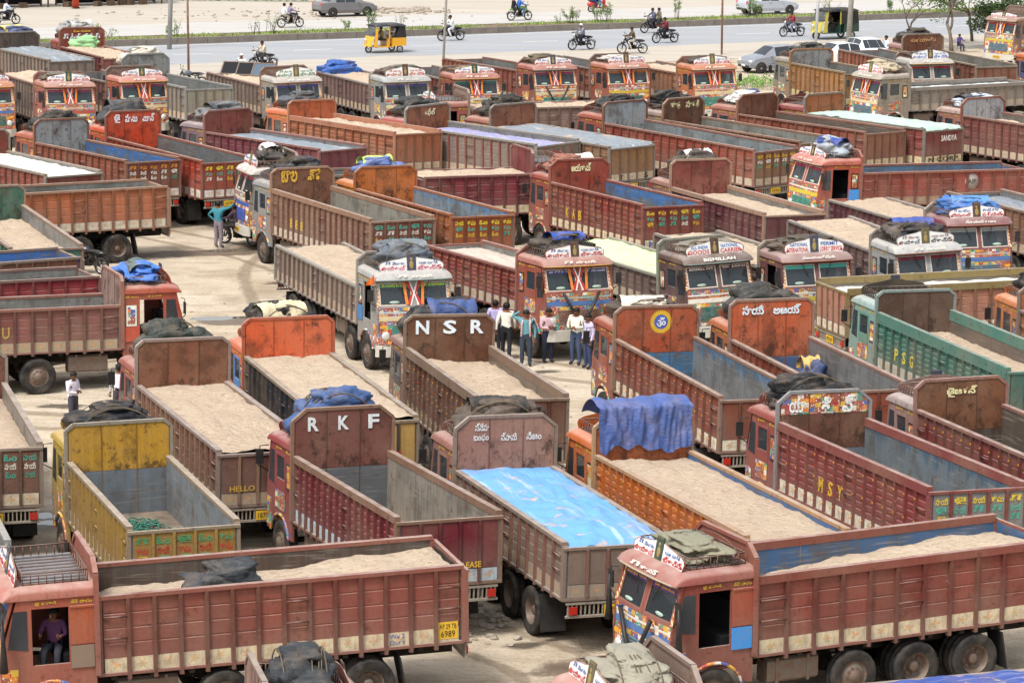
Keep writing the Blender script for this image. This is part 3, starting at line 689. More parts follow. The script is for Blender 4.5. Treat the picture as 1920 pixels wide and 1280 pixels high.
def m_flap():
    return MB().hexa([(-.01, .62, .22), (.02, .62, .22), (.02, 1.18, .22), (-.01, 1.18, .22), (.13, .62, 1.0), (.16, .62, 1.0), (.16, 1.18, 1.0), (.13, 1.18, 1.0)]).mesh('mud_flap', [BLACK])
def m_axle(): return MB().tube([(0, -1.0, 0), (0, 1.0, 0)], .07, 8).ell((0, 0, 0), (.2, .22, .2)).mesh('axle', [CHAS])
def m_ribbon():
    b = MB(); X = lambda y, z: WX(y, z) + .012
    def strip(a, c, w, m):
        d = Vector((c[0] - a[0], c[1] - a[1])).normalized(); nx, nz = -d.y * w, d.x * w
        P = [(a[0] - nx, a[1] - nz), (a[0] + nx, a[1] + nz), (c[0] + nx, c[1] + nz), (c[0] - nx, c[1] - nz)]
        o = .006 * (m + 1); b.hexa([(X(*p) + o - .004, p[0], p[1]) for p in P] + [(X(*p) + o, p[0], p[1]) for p in P], m)
    strip((-.22, 2.72), (.22, 2.04), .055, 0); strip((.22, 2.72), (-.22, 2.04), .055, 0); strip((-.12, 2.72), (.12, 2.04), .02, 1); strip((.12, 2.72), (-.12, 2.04), .02, 1)
    strip((-.30, 2.70), (-.24, 2.06), .045, 2); strip((.30, 2.70), (.24, 2.06), .045, 2)
    return b.mesh('ribbon', [REDP, WHITE, mk_plain('orange_fringe', '#c87838', .8)])
def m_vee():
    b = MB()
    for sg in (1, -1): b.tube([(1.98, sg * .62, 2.0), (2.03, sg * .30, 1.45), (2.04, sg * .06, 1.12)], [.05, .045, .05], 7)
    return b.mesh('fringe_garland', [BLACK])
def m_tassel():
    return MB().tube([(1.80, 1.42, 2.42), (1.80, 1.43, 2.05), (1.80, 1.43, 1.98), (1.80, 1.43, 1.50)], [.03, .045, .05, .085], 7).mesh('tassel', [BLACK])
def m_wiper(sg):
    return MB().tube([(WX(sg * .5, 2.70) + .03, sg * .5, 2.72), (WX(sg * .3, 2.3) + .03, sg * .30, 2.30)], .010, 4).mesh('wiper', [BLACK])

def cab(T, s):
    C = ob('cab', cached('cab', m_cab), T, s['cab'])
    ob('roof', cached('roof', m_roof), C, s['roof']); ob('visor_lip', cached('lip', m_lip), C, s['lip'])
    ob('windscreen_frame', cached('wf', m_wframe), C, s['cab'])
    if s.get('cheap'):
        pass
    ob('front_panel', cached('front', m_front), C, s['cab'])
    ob('cab_interior', cached('cabin', m_interior), C)
    fr = s['front']
    for sg in (1, -1):
        ob('windscreen', cached(('pane', sg), lambda: m_pane(sg)), C)
        if fr:
            ob('sun_strip', cached(('strip', sg), lambda: m_strip(sg)), C, s['strip'])
            ob('wiper', cached(('wiper', sg), lambda: m_wiper(sg)), C); ob('window_trim', cached(('ptrim', sg), lambda: m_ptrim(sg)), C, s['trimc']); ob('sticker', cached(('stk', sg), lambda: MB().ell((WX(sg * .62, 2.12) + .0, sg * .62, 2.125), (.012, .17, .045), 10, 5).mesh('sticker', [PRINT])), C, s['stick'])
            ob('headlight', cached(('hl', sg), lambda: MB().lathe([(.13, 0), (.12, .03), (.06, .05), (0, .055)], lambda a, c, w: (FX(.9, 1.12) + .005 + w, sg * .90 + a, 1.14 + c), 14).mesh('headlight', [LAMP])), C)
            ob('indicator', cached(('ind', sg), lambda: MB().box(FX(1.0, 1.4) + .0, FX(1.0, 1.4) + .03, sg * 1.0 - .08, sg * 1.0 + .08, 1.36, 1.44).mesh('indicator', [AMBER])), C)
            ob('pillar_tape', cached(('tape', sg), lambda: MB().hexa([(WX(sg * 1.12, 2.0) + .002, sg * 1.08, 2.0), (WX(sg * 1.12, 2.0) + .012, sg * 1.08, 2.0), (WX(sg * 1.12, 2.0) + .012, sg * 1.165, 2.0), (WX(sg * 1.12, 2.0) + .002, sg * 1.165, 2.0),
                                                                       (WX(sg * 1.12, 2.78) + .002, sg * 1.08, 2.78), (WX(sg * 1.12, 2.78) + .012, sg * 1.08, 2.78), (WX(sg * 1.12, 2.78) + .012, sg * 1.165, 2.78), (WX(sg * 1.12, 2.78) + .002, sg * 1.165, 2.78)]).mesh('pillar_tape', [STRIPE])), C)
        rz = (1, sg, 1)
        ob('mirror', cached(('mir', sg), lambda: flip(m_mirror(), sg)), C)
        ob('arch_lip', cached(('al', sg), lambda: flip(m_archlip(), sg)), C)
        if sg == s['vis'] or fr:
            if not s.get('open') or sg != s['vis']:
                d = ob('door', cached(('door', sg), lambda: flip(m_door(0), sg)), C, s['door'])
                ob('door_window', cached(('dw', sg), lambda: flip(MB().box(.60, 1.14, 1.145, 1.155, 2.0, 2.53).mesh('door_window', [GLASS]), sg)), d)
            ob('quarter_window', cached(('qw', sg), lambda: flip(MB().prism([(1.30, 1.80), (1.68, 1.86), (1.56, 2.58), (1.30, 2.58)], lambda u, v, w: (u, w, v), 1.1705, 1.178).mesh('quarter_window', [GLASS]), sg)), C)
            if s.get('qpanel') and sg == s['vis']: ob('quarter_panel', cached(('qp', sg), lambda: flip(MB().box(.05, .50, 1.1705, 1.192, 1.86, 2.60).box(.05, .50, 1.1705, 1.21, 2.57, 2.61).mesh('quarter_panel', [PAINT]), sg)), C, hx(s['qpanel']))
            else: ob('side_picture', cached(('sp', sg), lambda: flip(MB().box(.12, .42, 1.1705, 1.186, 1.85, 2.45, 0).box(.16, .38, 1.186, 1.19, 1.90, 2.40, 1).mesh('side_picture', [PRINT, ART]), sg)), C, s['sidepic'])
            ob('painted_panel', cached(('pp', sg), lambda: flip(MB().box(.535, 1.205, 1.1785, 1.184, 1.30, 1.72).mesh('painted_panel', [ART]), sg)), C) if not s.get('open') or sg != s['vis'] else ob('lower_box', cached(('lb', sg), lambda: flip(MB().box(.06, .50, 1.1705, 1.20, 1.40, 1.83).mesh('lower_box', [PRINT]), sg)), C, s['boxc'])
            ob('painted_panel', cached(('pf', sg), lambda: flip(MB().box(1.50, 1.80, 1.1705, 1.178, .80, 1.46).mesh('painted_panel', [ART]), sg)), C)
            for k, xx in enumerate((.28, .95)):
                text(('శ్రీ రామ', 'జై భవాని')[k], C, 'left' if sg > 0 else 'right', (xx, sg * 1.185, 2.70), .40, .075, '#c9a83a', .01)
    if fr:
        ob('painted_band', cached('b1', lambda: m_band(1.80, 1.90)), C, s['band1']); ob('painted_band', cached('b2', lambda: m_band(1.58, 1.72)), C, s['band2'])
        ob('grille', cached('grille', m_grille), C, s['grille'])
        ob('bumper', cached('bumper', m_bumper), C, s['bump'])
        p = ob('number_plate', cached('nplate', lambda: MB().box(2.0, 2.015, -.28, .28, .60, .76).mesh('number_plate', [YELLOW])), C)
        text(s['plate'], p, 'front', (2.022, 0, .68), .46, .10, '#1c1a18', .0)
        text(s['vtext'], C, 'front', (1.80, 0, 2.90), 1.1, .10, s['vtc'], .02, -.5)
        if s.get('ribbon'): ob('ribbon', cached('ribbon', m_ribbon), C)
        if s.get('vee'): ob('fringe_garland', cached('vee', m_vee), C)
        if s.get('tassel'):
            for sg in (1, -1): ob('tassel', cached(('tas', sg), lambda: flip(m_tassel(), sg)), C)
        for sg in (1, -1):
            st = s.get('strips')
            if st: text(st[0 if sg < 0 else 1], C, 'front', (WX(sg * .57, 2.60) + .0, sg * .57, 2.60), .80, .065, s['stripc'], .02, -.29)
    K = ob('roof_rack', cached('rack', m_rack), T, s['rackc'])
    if s.get('bars', True):
        for k in range(9): ob('rack_bar', cached('bar', lambda: MB().box(.14, 1.32, -.05, .05, 3.045, 3.065).mesh('rack_bar', [CHROME])), K, None, (0, -.88 + k * .22, 0))
    B = ob('crown_board', cached('crown', m_crown), T, s['crownc'], (1.50, 0, 2.99), None, (1, 1, s.get('crs', random.Random(s['id'] + 'cr').uniform(.8, 1.05))))
    ob('picture', cached('pic', m_picture), B, s['picc'], (-.035, 0, .27), (0, R(-9), 0))
    if fr:
        a, c2 = s['crown']
        for sg in (1, -1):
            text(a[0 if sg < 0 else 1], B, 'front', (.012 - .16 * .29, sg * .52, .275), .60, .11, s['crc'][0], .02, -.16)
            text(c2[0 if sg < 0 else 1], B, 'front', (.012 - .16 * .115, sg * .56, .12), .74, .14, s['crc'][1], .02, -.16)
            ob('rosette', cached(('ros', sg), lambda: MB().lathe([(.045, 0), (.045, .006), (0, .008)], lambda x, y, w: (.004 + w - .012, sg * .91 + x, .085 + y), 10).mesh('rosette', [REDP])), B)
    return C

def flip(me, sg):
    if sg < 0:
        me = me.copy()
        for v in me.vertices: v.co.y = -v.co.y
        me.flip_normals()
    return me

DEF = dict(rail='#7d6a60', hb='#7a4a3a', hbl='#7c8288', split=0.0, inner='#7f8486', band=None, bandh=.35, cab='#98503f', roof=None, skirt='#b3a792', stud=False, pk=0,
           rib=None, tailc=None, guard='#a8a294', trim=None, door=None, lip='#b08a4a', strip='#a02c34', front=False, sidepic='#2a2420', boxc='#3f86c8',
           band1='#c8c4b8', band2='#c2a23a', grille='#2f7a6c', bump='#b9b5aa', vtext='శ్రీ సాయి', vtc='#dcd8cc', crown=(('శ్రీ వెంకట', 'రమణ మూర్తి'), ('సాయిరామ్', 'ట్రాన్స్')),
           crc=('#3a5a9c', '#b03038'), stripc='#e0ddd4', rackc='#6a4438', trimc='#c4b4a8', stick='#a8c0b0', crownc=None, picc='#33463c', plate='AP 29 TB 4017')
def truck(tid, fit, label, spec):
    s = dict(DEF); rc = random.Random(tid + 'deco')
    for k, ch in (('band1', ['#c8c4b8', '#a8b4b4', '#b89a94', '#8fa8a0']), ('band2', ['#b89a3a', '#3f7f78', '#9c4a40', '#c0b08c', '#4a6a9c', '#b0a040']), ('strip', ['#a02c34', '#4a4a8c', '#8a3a5c', '#33706c', '#a05a2c']), ('lip', ['#b08a4a', '#8a5a4a', '#a09480', '#6a7c78']), ('picc', ['#33463c', '#3a3f50', '#4c3a34', '#5a5440']), ('grille', ['#2f7a6c', '#2c5c58', '#4a6470', '#6a4a40'])): s[k] = rc.choice(ch)
    s.update(spec); s['id'] = tid
    x, y, yaw, L, hs, hh, roll, pit = fit
    s['L'], s['hs'], s['hh'] = L, hs, hh
    if 'body' not in s: s['body'] = s['hb']
    for k, alt, f in (('roof', 'cab', 1.12), ('door', 'cab', 1.05), ('rib', 'body', .52), ('tailc', 'body', .95), ('trim', 'rail', 1.15), ('crownc', 'cab', .9)):
        if s[k] is None: s[k] = tuple(min(1, c * f) for c in hx(s[alt])[:3]) + (1,)
    for k in ('rail', 'hb', 'hbl', 'inner', 'cab', 'skirt', 'lip', 'strip', 'trimc', 'stick', 'sidepic', 'boxc', 'band1', 'band2', 'grille', 'bump', 'rackc', 'picc', 'guard', 'body', 'roof', 'door', 'rib', 'tailc', 'trim', 'crownc'):
        if isinstance(s[k], str): s[k] = hx(s[k])
    s['band'] = tuple(float(c) for c in hx(s['band'])[:3]) + (float(s['bandh']),) if s['band'] else (0., 0., 0., 0.)
    T = thing('cargo_truck', label, 'truck', (x, y, 3 * pit), 0, 'parked sand trucks')
    T.rotation_euler = (roll, -pit, yaw)
    nrm = Vector((-math.sin(yaw), math.cos(yaw))); s['vis'] = 1 if nrm.dot(Vector((x, y)) * -1) > 0 else -1
    s['front'] = s['front'] or (math.cos(yaw) * -x + math.sin(yaw) * -y) > 0
    for sg in (1, -1): side_wall(T, s, sg, sg == s['vis'])
    o = ob('bed_floor', MB().box(-L, -.02, -1.09, 1.09, 1.24, 1.30).mesh('bed_floor', [INNER], lambda c: (c.x, 0.)), T, hx('#a08c78')); o['band'] = (0., 0., 0., 0.)
    headboard(T, s); tailgate(T, s); cab(T, s)
    ob('chassis', m_chassis(L), T)
    zc = lambda X, Y: -pit * (X + 3) - roll * Y
    ax = [(.88, 'hub', False), (-L + 1.9, 'dish', True), (-L + 3.3, 'dish', True)]
    if s.get('twin'): ax.append((-.75, 'hub', False))
    elif L > 6.6: ax.append((-L + 4.75, 'hub', False))
    for X, kind, dual in ax:
        for sg in (1, -1): wheel(T, X, sg, kind, zc(X, sg), dual)
        ob('axle', cached('axle', m_axle), T, None, (X, 0, .52 + zc(X, 0)))
    for sg in (1, -1):
        ob('mud_flap', cached(('flap', sg), lambda: flip(m_flap(), sg)), T, None, (-L + 1.15, 0, 0))
        ob('fuel_tank', cached(('tank', sg), lambda: flip(m_tank(), sg)), T, None, (-1.55 if not s.get('twin') else -2.6, 0, 0))
    T['_hs'] = hs; return T, s

# ---------------------------------------------------------------- loads: sand, sheets, bundles (things of their own)
def on_truck(o, T):
    o.location = T.location; o.rotation_euler = T.rotation_euler; return o
def sand_load(T, s, label, drop, heap=.12, tilt=0.0, seed=0):
    L, z0 = s['L'], s['hs'] - drop; nx, ny = int(L / .12), 18; b = MB()
    def g(u, v):
        x = -.04 - (L - .08) * u; y = -1.07 + 2.14 * v
        e = min(1, min(u, 1 - u) * L / .45) * min(1, min(v, 1 - v) * 2.14 / .35)
        q = Vector((x * .9 + seed * 7.3, y * .9, seed)); n = noise.noise(q) * .8 + noise.noise(q * 2.7) * .45 + noise.noise(q * 6.5) * .2
        rip = abs(noise.noise(Vector((x * 2.2 + seed, y * 4.5, 3.3)))) * .05
        return (x, y, z0 + tilt * (u - .5) + heap * e ** .6 * (.8 + .7 * n) + .085 * n - rip * 1.4)
    b.grid(g, nx, ny)
    return on_truck(tag(ob('sand_load', b.mesh('sand_load', [SAND])), label, 'sand', 'sand loads in truck beds'), T)
def cover_sheet(T, s, label, col, drop=.02, heap=.10, seed=0, group='sheets covering truck beds'):
    L, z0 = s['L'], s['hs'] - drop; nx, ny = int(L / .10), 24; b = MB()
    def g(u, v):
        x = -.03 - (L + .01) * u; y = -1.075 + 2.15 * v
        e = min(1, min(u, 1 - u) * L / .9) * min(1, min(v, 1 - v) * 2.12 / .7)
        n = noise.noise(Vector((x * .7 + seed * 5.1, y * .9, seed))); w = abs(noise.noise(Vector((x * 1.3, y * 3.4 + seed, 1.7)))) + .6 * abs(noise.noise(Vector((x * 4.1, y * 2.2, seed + 9.))))
        return (x, y, z0 + heap * e ** .7 * (1 + 1.1 * n) - .10 * w * (.4 + e) + .05 * noise.noise(Vector((x * 2.4, y * 2.6, seed * 3.))) - .10 * (1 if u > .999 else 0))
    b.grid(g, nx, ny)
    return on_truck(tag(ob('cover_sheet', b.mesh('cover_sheet', [COVER]), None, hx(col)), label, 'tarpaulin', group), T)
def m_bundle(seed):
    r = random.Random(seed); b = MB(); o = Vector((seed * 3.7, seed * 1.3, 0))
    def lump(c, rad, k):
        def f(d):
            q = d * 1.6 + o + Vector((k, 0, 0)); fold = abs(noise.noise(Vector((d.x * 3.1 + k, d.y * 4.6, d.z * 2.0)) + o)) * .34 + abs(noise.noise(Vector((d.x * 9, d.y * 5.5, d.z * 6)) + o)) * .16
            return .92 + .42 * noise.noise(q) + .18 - fold
        def g(u, v):
            a = 2 * math.pi * u; t = math.pi * (v - .5)
            d = Vector((math.cos(t) * math.cos(a), math.cos(t) * math.sin(a), math.sin(t))); k2 = f(d)
            sx = math.copysign(abs(d.x) ** .65, d.x); sy = math.copysign(abs(d.y) ** .65, d.y); sz = math.copysign(abs(d.z) ** .8, d.z)
            return (c[0] + rad[0] * sx * k2, c[1] + rad[1] * sy * k2, max(.02, c[2] + rad[2] * sz * k2))
        b.grid(g, 36, 20)
    lump((0, 0, .22), (.56, .90, .34), 0)
    lump((r.uniform(-.15, .15), r.uniform(-.3, .3), .48), (.38, .60, .24), 5)
    return b.mesh('tarpaulin_bundle', [CLOTH])
def m_second(seed):
    r = random.Random(seed + 50); b = MB(); o = Vector((seed * 2.7, 4.3, seed))
    def g(u, v):
        y = -.62 + 1.24 * u; t = math.pi * (v - .06) * 1.12; w = 1 + .25 * noise.noise(Vector((u * 4, v * 3, seed)) ) - .25 * abs(noise.noise(Vector((u * 9, v * 6, seed))))
        return (.36 * math.cos(t) * w, y + .05 * noise.noise(Vector((v * 4, u * 3, seed))), .46 + .24 * math.sin(t) * w)
    b.grid(g, 26, 14); return b.mesh('folded_sheet', [CLOTH])
def m_ropes(seed):
    r = random.Random(seed); b = MB()
    for k in range(5):
        x0 = r.uniform(-.4, .4); x1 = x0 + r.uniform(-.3, .3)
        pts = []
        for i in range(13):
            t = i / 12; y = -.86 + 1.72 * t; z = .04 + .66 * math.sin(math.pi * t) ** .5
            pts.append((x0 + (x1 - x0) * t, y, z))
        b.tube(pts, .013, 4, 0, False)
    for k in range(14):    # coils lying against the rack
        a = r.uniform(0, 6.28); cx, cy = -.1 + r.uniform(-.1, .35), r.choice((-1, 1)) * r.uniform(.45, .85); rr = r.uniform(.10, .2); tz = r.uniform(.03, .12)
        b.tube([(cx + rr * math.cos(t), cy + rr * .8 * math.sin(t), tz + .06 * math.sin(t * 2 + a)) for t in [j * math.pi / 5 for j in range(11)]], .014, 4, 0, False)
    return b.mesh('rope', [ROPE])
_bs = [0]
def bundle(T, s, label, cols, big=1.0, dx=0.0, z=3.06, ropes=True):
    rear = not s['front']; _bs[0] += 1; k = _bs[0] % 7; r = random.Random(_bs[0] * 13)
    B = tag(ob('tarpaulin_bundle', cached(('bun', k), lambda: m_bundle(k + 1)), None, hx(cols[0])), label, 'tarpaulin', 'bundles on cab roofs')
    M = Matrix.LocRotScale(T.location, T.rotation_euler, None) @ Matrix.Translation((.72 + dx, 0, z)) @ Matrix.Rotation(r.uniform(-.15, .15) + (math.pi if r.random() < .5 else 0), 4, 'Z') @ Matrix.Diagonal((.95, r.uniform(.95, 1.1), max(.35, min(1.5, (s['hh'] + .25 * big * r.uniform(.9, 1.2) - z) / .70)) if rear else big * r.uniform(.7, .9), 1))
    B.matrix_world = M
    if len(cols) > 1: ob('folded_sheet', cached(('fs', k % 4), lambda: m_second(k % 4)), B, hx(cols[1]), (r.uniform(-.1, .1), r.uniform(-.25, .25), .05), (0, 0, r.uniform(-.3, .3)))
    if ropes: ob('rope', cached(('rope', k), lambda: m_ropes(k)), B)
    return B

# ---------------------------------------------------------------- the trucks: position, heading, bed length, rail and headboard height, lean
FIT = {
    'A': (-8.79, 71.11, 1.904, 6.25, 2.58, 3.40, -0.0017, 0.0041),
    'B': (-8.29, 79.75, 1.941, 7.22, 2.55, 3.66, 0.0139, 0.0210),
    'C': (-1.70, 83.82, 1.838, 7.20, 2.89, 3.70, 0.0208, -0.0170),
    'D': (-3.83, 71.47, 1.967, 6.54, 2.71, 3.74, 0.0180, -0.0108),
    'E': (-0.18, 71.36, 1.909, 7.02, 2.41, 3.59, 0.0210, -0.0010),
    'F': (2.97, 71.94, 1.925, 8.26, 2.70, 3.52, 0.0114, -0.0088),
    'G': (7.37, 75.17, 1.912, 7.83, 2.84, 3.52, 0.0173, -0.0210),
    'K': (3.85, 86.48, 1.880, 7.80, 2.63, 3.48, 0.0171, 0.0058),
    'M': (-8.05, 60.10, 3.438, 7.17, 2.74, 3.44, -0.0174, -0.0210),
    'N': (4.22, 61.58, 3.594, 7.05, 2.79, 3.40, -0.0063, -0.0071),
    'O': (-5.82, 82.88, 1.876, 8.24, 2.77, 3.72, 0.0047, 0.0008),
    'Q': (7.05, 86.86, 1.842, 7.20, 2.63, 3.67, 0.0023, -0.0091),
    'R': (10.91, 76.86, 1.872, 7.20, 2.85, 3.53, -0.0082, -0.0210),
    'S': (11.32, 90.24, 1.884, 8.16, 2.78, 3.35, 0.0151, 0.0091),
    'T': (2.41, 117.67, 2.005, 7.35, 2.77, 3.54, 0.0052, -0.0210),
    'U': (-7.53, 114.54, 2.037, 8.51, 2.82, 3.50, 0.0074, -0.0088),
    'V': (-4.60, 115.13, 2.026, 8.06, 2.79, 3.53, 0.0160, -0.0210),
    'W': (6.70, 115.93, 1.972, 7.24, 2.82, 3.77, 0.0129, -0.0081),
    'X1': (-18.03, 128.40, 2.185, 7.48, 2.69, 3.55, 0.0139, -0.0153),
    'X2': (-15.40, 130.40, 2.120, 8.66, 2.66, 3.64, 0.0055, -0.0031),
    'X3': (-11.72, 132.45, 2.282, 7.63, 2.70, 3.52, 0.0027, -0.0093),
    'X4': (-8.64, 137.37, 2.227, 7.67, 2.81, 3.40, 0.0210, -0.0094),
    'X5': (-3.57, 134.98, 2.300, 8.02, 2.75, 3.51, -0.0210, -0.0039),
    'X6': (-0.04, 135.23, 2.237, 7.69, 2.66, 3.55, -0.0098, 0.0015),
    'X7': (4.64, 136.45, 2.248, 9.26, 2.70, 3.52, -0.0040, 0.0188),
    'X8': (7.17, 138.07, 2.286, 8.09, 2.67, 3.52, 0.0044, 0.0146),
    'X9': (10.54, 140.57, 2.259, 7.70, 2.70, 3.49, 0.0091, 0.0018),
    'X10': (13.48, 141.07, 2.267, 7.04, 2.70, 3.50, 0.0119, -0.0017),
    'X11': (14.89, 162.81, 1.972, 5.60, 2.80, 3.44, 0.0017, -0.0126),
    'X12': (21.42, 170.54, 1.933, 7.91, 2.70, 3.54, -0.0023, -0.0012),
    'X13': (20.39, 140.60, 2.138, 7.20, 2.77, 3.45, -0.0077, -0.0033),
    'X14': (-22.52, 168.65, 2.000, 7.20, 2.68, 3.63, 0.0061, -0.0160),
    'X15': (-25.58, 166.76, 2.073, 7.66, 2.75, 3.52, -0.0003, -0.0125),
    'X16': (-17.64, 154.75, 2.069, 7.65, 2.69, 3.65, 0.0069, -0.0203),
    'X17': (24.60, 141.99, 2.100, 7.20, 2.76, 3.44, -0.0004, -0.0024),
    'X18': (27.49, 165.77, 1.974, 7.20, 2.76, 3.45, -0.0014, -0.0010),
    'F1': (-24.55, 148.20, -1.130, 7.20, 2.66, 3.52, 0.0000, 0.0000),
    'F2': (-20.87, 148.11, -1.150, 7.20, 2.80, 3.31, -0.0200, 0.0137),
    'F3': (-17.84, 150.39, -1.091, 6.85, 2.68, 3.37, -0.0072, 0.0210),
    'F4': (-10.75, 151.65, -1.119, 7.20, 2.52, 3.37, 0.0107, 0.0056),
    'F5': (-5.70, 152.42, -1.142, 7.20, 2.53, 3.15, 0.0034, 0.0061),
    'F6': (-2.42, 153.64, -1.189, 7.20, 2.68, 3.24, -0.0000, 0.0159),
    'F7': (1.19, 157.98, -1.103, 8.44, 2.66, 3.16, -0.0060, 0.0201),
    'F8': (4.75, 159.42, -1.100, 7.20, 2.68, 3.34, -0.0065, 0.0122),
    'F9': (9.07, 159.01, -1.170, 7.20, 2.52, 3.29, 0.0064, 0.0210),
    'F10': (20.32, 163.57, -1.256, 7.20, 2.79, 3.21, 0.0011, 0.0086),
    'F11': (29.56, 189.84, -2.473, 7.20, 2.68, 3.52, 0.0071, -0.0001),
    'G1': (-3.57, 96.45, -1.206, 8.60, 2.33, 3.36, -0.0120, -0.0008),
    'G2': (1.17, 98.57, -1.093, 6.96, 2.48, 3.24, -0.0210, 0.0210),
    'G3': (5.64, 99.85, -1.134, 8.01, 2.22, 3.32, 0.0200, 0.0120),
    'G4': (8.80, 100.08, -1.221, 8.57, 2.42, 3.22, 0.0043, 0.0210),
    'G5': (12.62, 103.36, -1.215, 6.28, 2.61, 3.28, 0.0210, -0.0176),
    'G6': (14.95, 108.06, -1.262, 8.24, 2.52, 3.35, 0.0007, 0.0210),
    'G7': (19.42, 109.90, -1.182, 7.20, 2.68, 3.52, -0.0053, 0.0026),
    'L1': (12.63, 123.14, 3.562, 7.68, 2.46, 3.28, -0.0047, 0.0210),
    'L2': (18.34, 156.12, 3.655, 7.58, 2.31, 3.45, -0.0002, 0.0003),
    'L3': (16.55, 97.95, 0.294, 7.21, 2.66, 3.52, -0.0181, 0.0098),
    'L4': (15.52, 91.04, 1.825, 7.20, 2.77, 3.41, 0.0000, 0.0013),
    'L5': (0.34, 120.78, 0.330, 4.20, 2.66, 3.52, -0.0210, -0.0007),
    'L6': (-2.32, 141.89, 3.437, 7.20, 2.69, 3.50, 0.0071, 0.0001),
    'R1': (-11.61, 92.77, 0.357, 7.20, 2.48, 3.29, -0.0120, -0.0078),
    'R2': (-19.37, 113.22, 3.584, 7.20, 2.67, 3.52, 0.0152, -0.0001),
    'R3': (-17.77, 109.04, 1.937, 8.50, 2.77, 3.43, 0.0001, 0.0120),
    'R4': (-20.23, 96.69, 3.601, 7.19, 2.66, 3.52, 0.0125, -0.0101),
    'R5': (-19.37, 93.71, 3.583, 7.22, 2.64, 3.52, 0.0210, 0.0083),
    'B1': (-13.73, 78.94, 1.838, 7.20, 2.68, 3.52, 0.0000, -0.0000),
    'B2': (-13.02, 69.35, 1.844, 7.20, 2.78, 3.62, -0.0000, -0.0000),
    'M1': (-4.14, 51.59, 0.214, 7.20, 2.68, 3.43, -0.0210, -0.0026),
    'M2': (2.75, 52.58, 3.474, 7.60, 2.28, 3.52, 0.0007, 0.0008),
    'W0': (-20.53, 124.30, 2.213, 7.20, 2.69, 3.52, 0.0036, -0.0056),
    'Y': (-8.27, 119.07, 3.460, 3.60, 2.68, 3.52, 0.0210, 0.0021),
}
TR = {}
def S(tid, nick, **k):
    load = {q: k.pop(q) for q in ('sand', 'cover', 'bun', 'big') if q in k}
    T, s = truck(tid, FIT[tid], nick, k); TR[tid] = (T, s)
    seed = len(TR)
    if 'sand' in load:
        a = load['sand']; sand_load(T, s, 'sand aboard the ' + nick, *a[:3], seed=seed)
    if 'cover' in load:
        c = load['cover']; cover_sheet(T, s, c[1] + ' sheet over the ' + nick, c[0], c[2] if len(c) > 2 else .02, seed=seed)
    if 'bun' in load: bundle(T, s, load['bun'][0] + ' bundle atop the ' + nick, load['bun'][1:], load.get('big', 1.0))
DG, BK, BL, GB = '#2c2e31', '#1f2124', '#33538c', '#5b626a'

# front rows
S('M', 'red truck facing left with bare roof rack, lower left corner', body='#8e4b40', rail='#8f5348', cab='#a9503c', hb='#a0523f', inner='#54443c', skirt='#c2b496', sand=(.40, .12, .36), open=True, qpanel='#b04e28', boxc='#7c6a5c', strip='#33508c', tassel=1, trimc='#80584c', front=True, plate='AP 29 TB 6989', roof='#b06a5c')
S('N', 'red truck facing left with khaki roof bundle, lower right', body='#8c453b', rail='#8a4a3e', high=.16, cab='#8c3c32', roof='#a05a52', hb='#94483c', inner='#80858a', band='#3f6fa0', bandh=.45, pitch=.66, skirt='#c4b698', sand=(.50, .10, .42), bun=('khaki cloth', '#7f7c68'), big=.62, open=True, qpanel='#a8452c', vee=1, tassel=1, trimc='#80584c', front=True, strips=('SANJANNA', 'SANJANNA'), stripc='#d8a03a', vtext='శ్రీరామ్', strip='#5a3a78')
S('A', 'yellow empty truck with rust-stained headboard', body='#a8822c', rail='#94836a', hb='#bf912e', hbl='#78838c', split=.50, inner='#8a9196', cab='#b49745', skirt='#b5aea0', bun=('black strapped', BK), rib='#a08038', tailc='#a07a34', tailart=('#3f8a5c', '#b0392f'), trim='#8f8878', pk=1, pitch=.42)
S('B', 'brown-headboard sand truck behind the yellow truck', body='#6a3036', rail='#8c7a72', hb='#86563f', inner='#8f8478', cab='#9c5a50', skirt='#9a8a76', sand=(.06, .06, 0), bun=('dark green cloth', '#333a36'), big=1.25, tailc='#643c38', tailtext=(('HELLO', .6, 1.64, .6, .13, '#b8963a'), ('PLEASE', -.4, 1.64, .7, .13, '#b8963a')), rib='#8a6a52', pitch=.46, plate='1878 33')
S('D', 'crimson empty truck with letters R K F on its headboard', body='#7c2030', rail='#80604f', high=.15, hb='#74403a', hbl='#6b7076', split=.46, inner='#a2988a', cab='#8c3038', skirt='#a5b8c4', bun=('blue sheet', '#3a5684'), text=(('R', .72, -.33, .26, .32, '#cfd3d2', .03), ('K', 0, -.33, .26, .32, '#cfd3d2', .03), ('F', -.72, -.33, .26, .32, '#cfd3d2', .03)), tailc='#70242e', tailtext=(('HORN', .12, 1.62, .36, .13, '#d0a83a'), ('PLEASE', -.45, 1.62, .5, .13, '#d0a83a')), pk=1, pitch=.40)
S('E', 'dusty pink-headboard truck under a bright blue cover', body='#7f6e64', rail='#857468', hb='#a07464', cab='#98685e', skirt='#8d8072', cover=('#6496cc', 'bright blue', .0), bun=('brown and black cloth', '#4a4039', '#33312f'), text=(('స్నేహ', .58, -.22, .34, .18, '#d8d6d0'), ('బంధం', .60, -.46, .36, .18, '#d8d6d0'), ('స్వామి', -.06, -.46, .38, .18, '#d8d6d0'), ('నిజం', -.66, -.46, .36, .18, '#d8d6d0')), rib='#7a5044')
S('F', 'orange sand truck with a blue sheet hung on its headboard', body='#c46a2a', rail='#b08a66', hb='#c4622a', hbl='#3f70b0', split=.22, inner='#3f74b4', band='#3f70a8', bandh=.8, cab='#cc6c36', skirt='#a58c6c', sand=(.16, .06, 0), stud=True, rib='#b8601f', pk=1, pitch=.44, bars=True, sidepic='#2a2420')
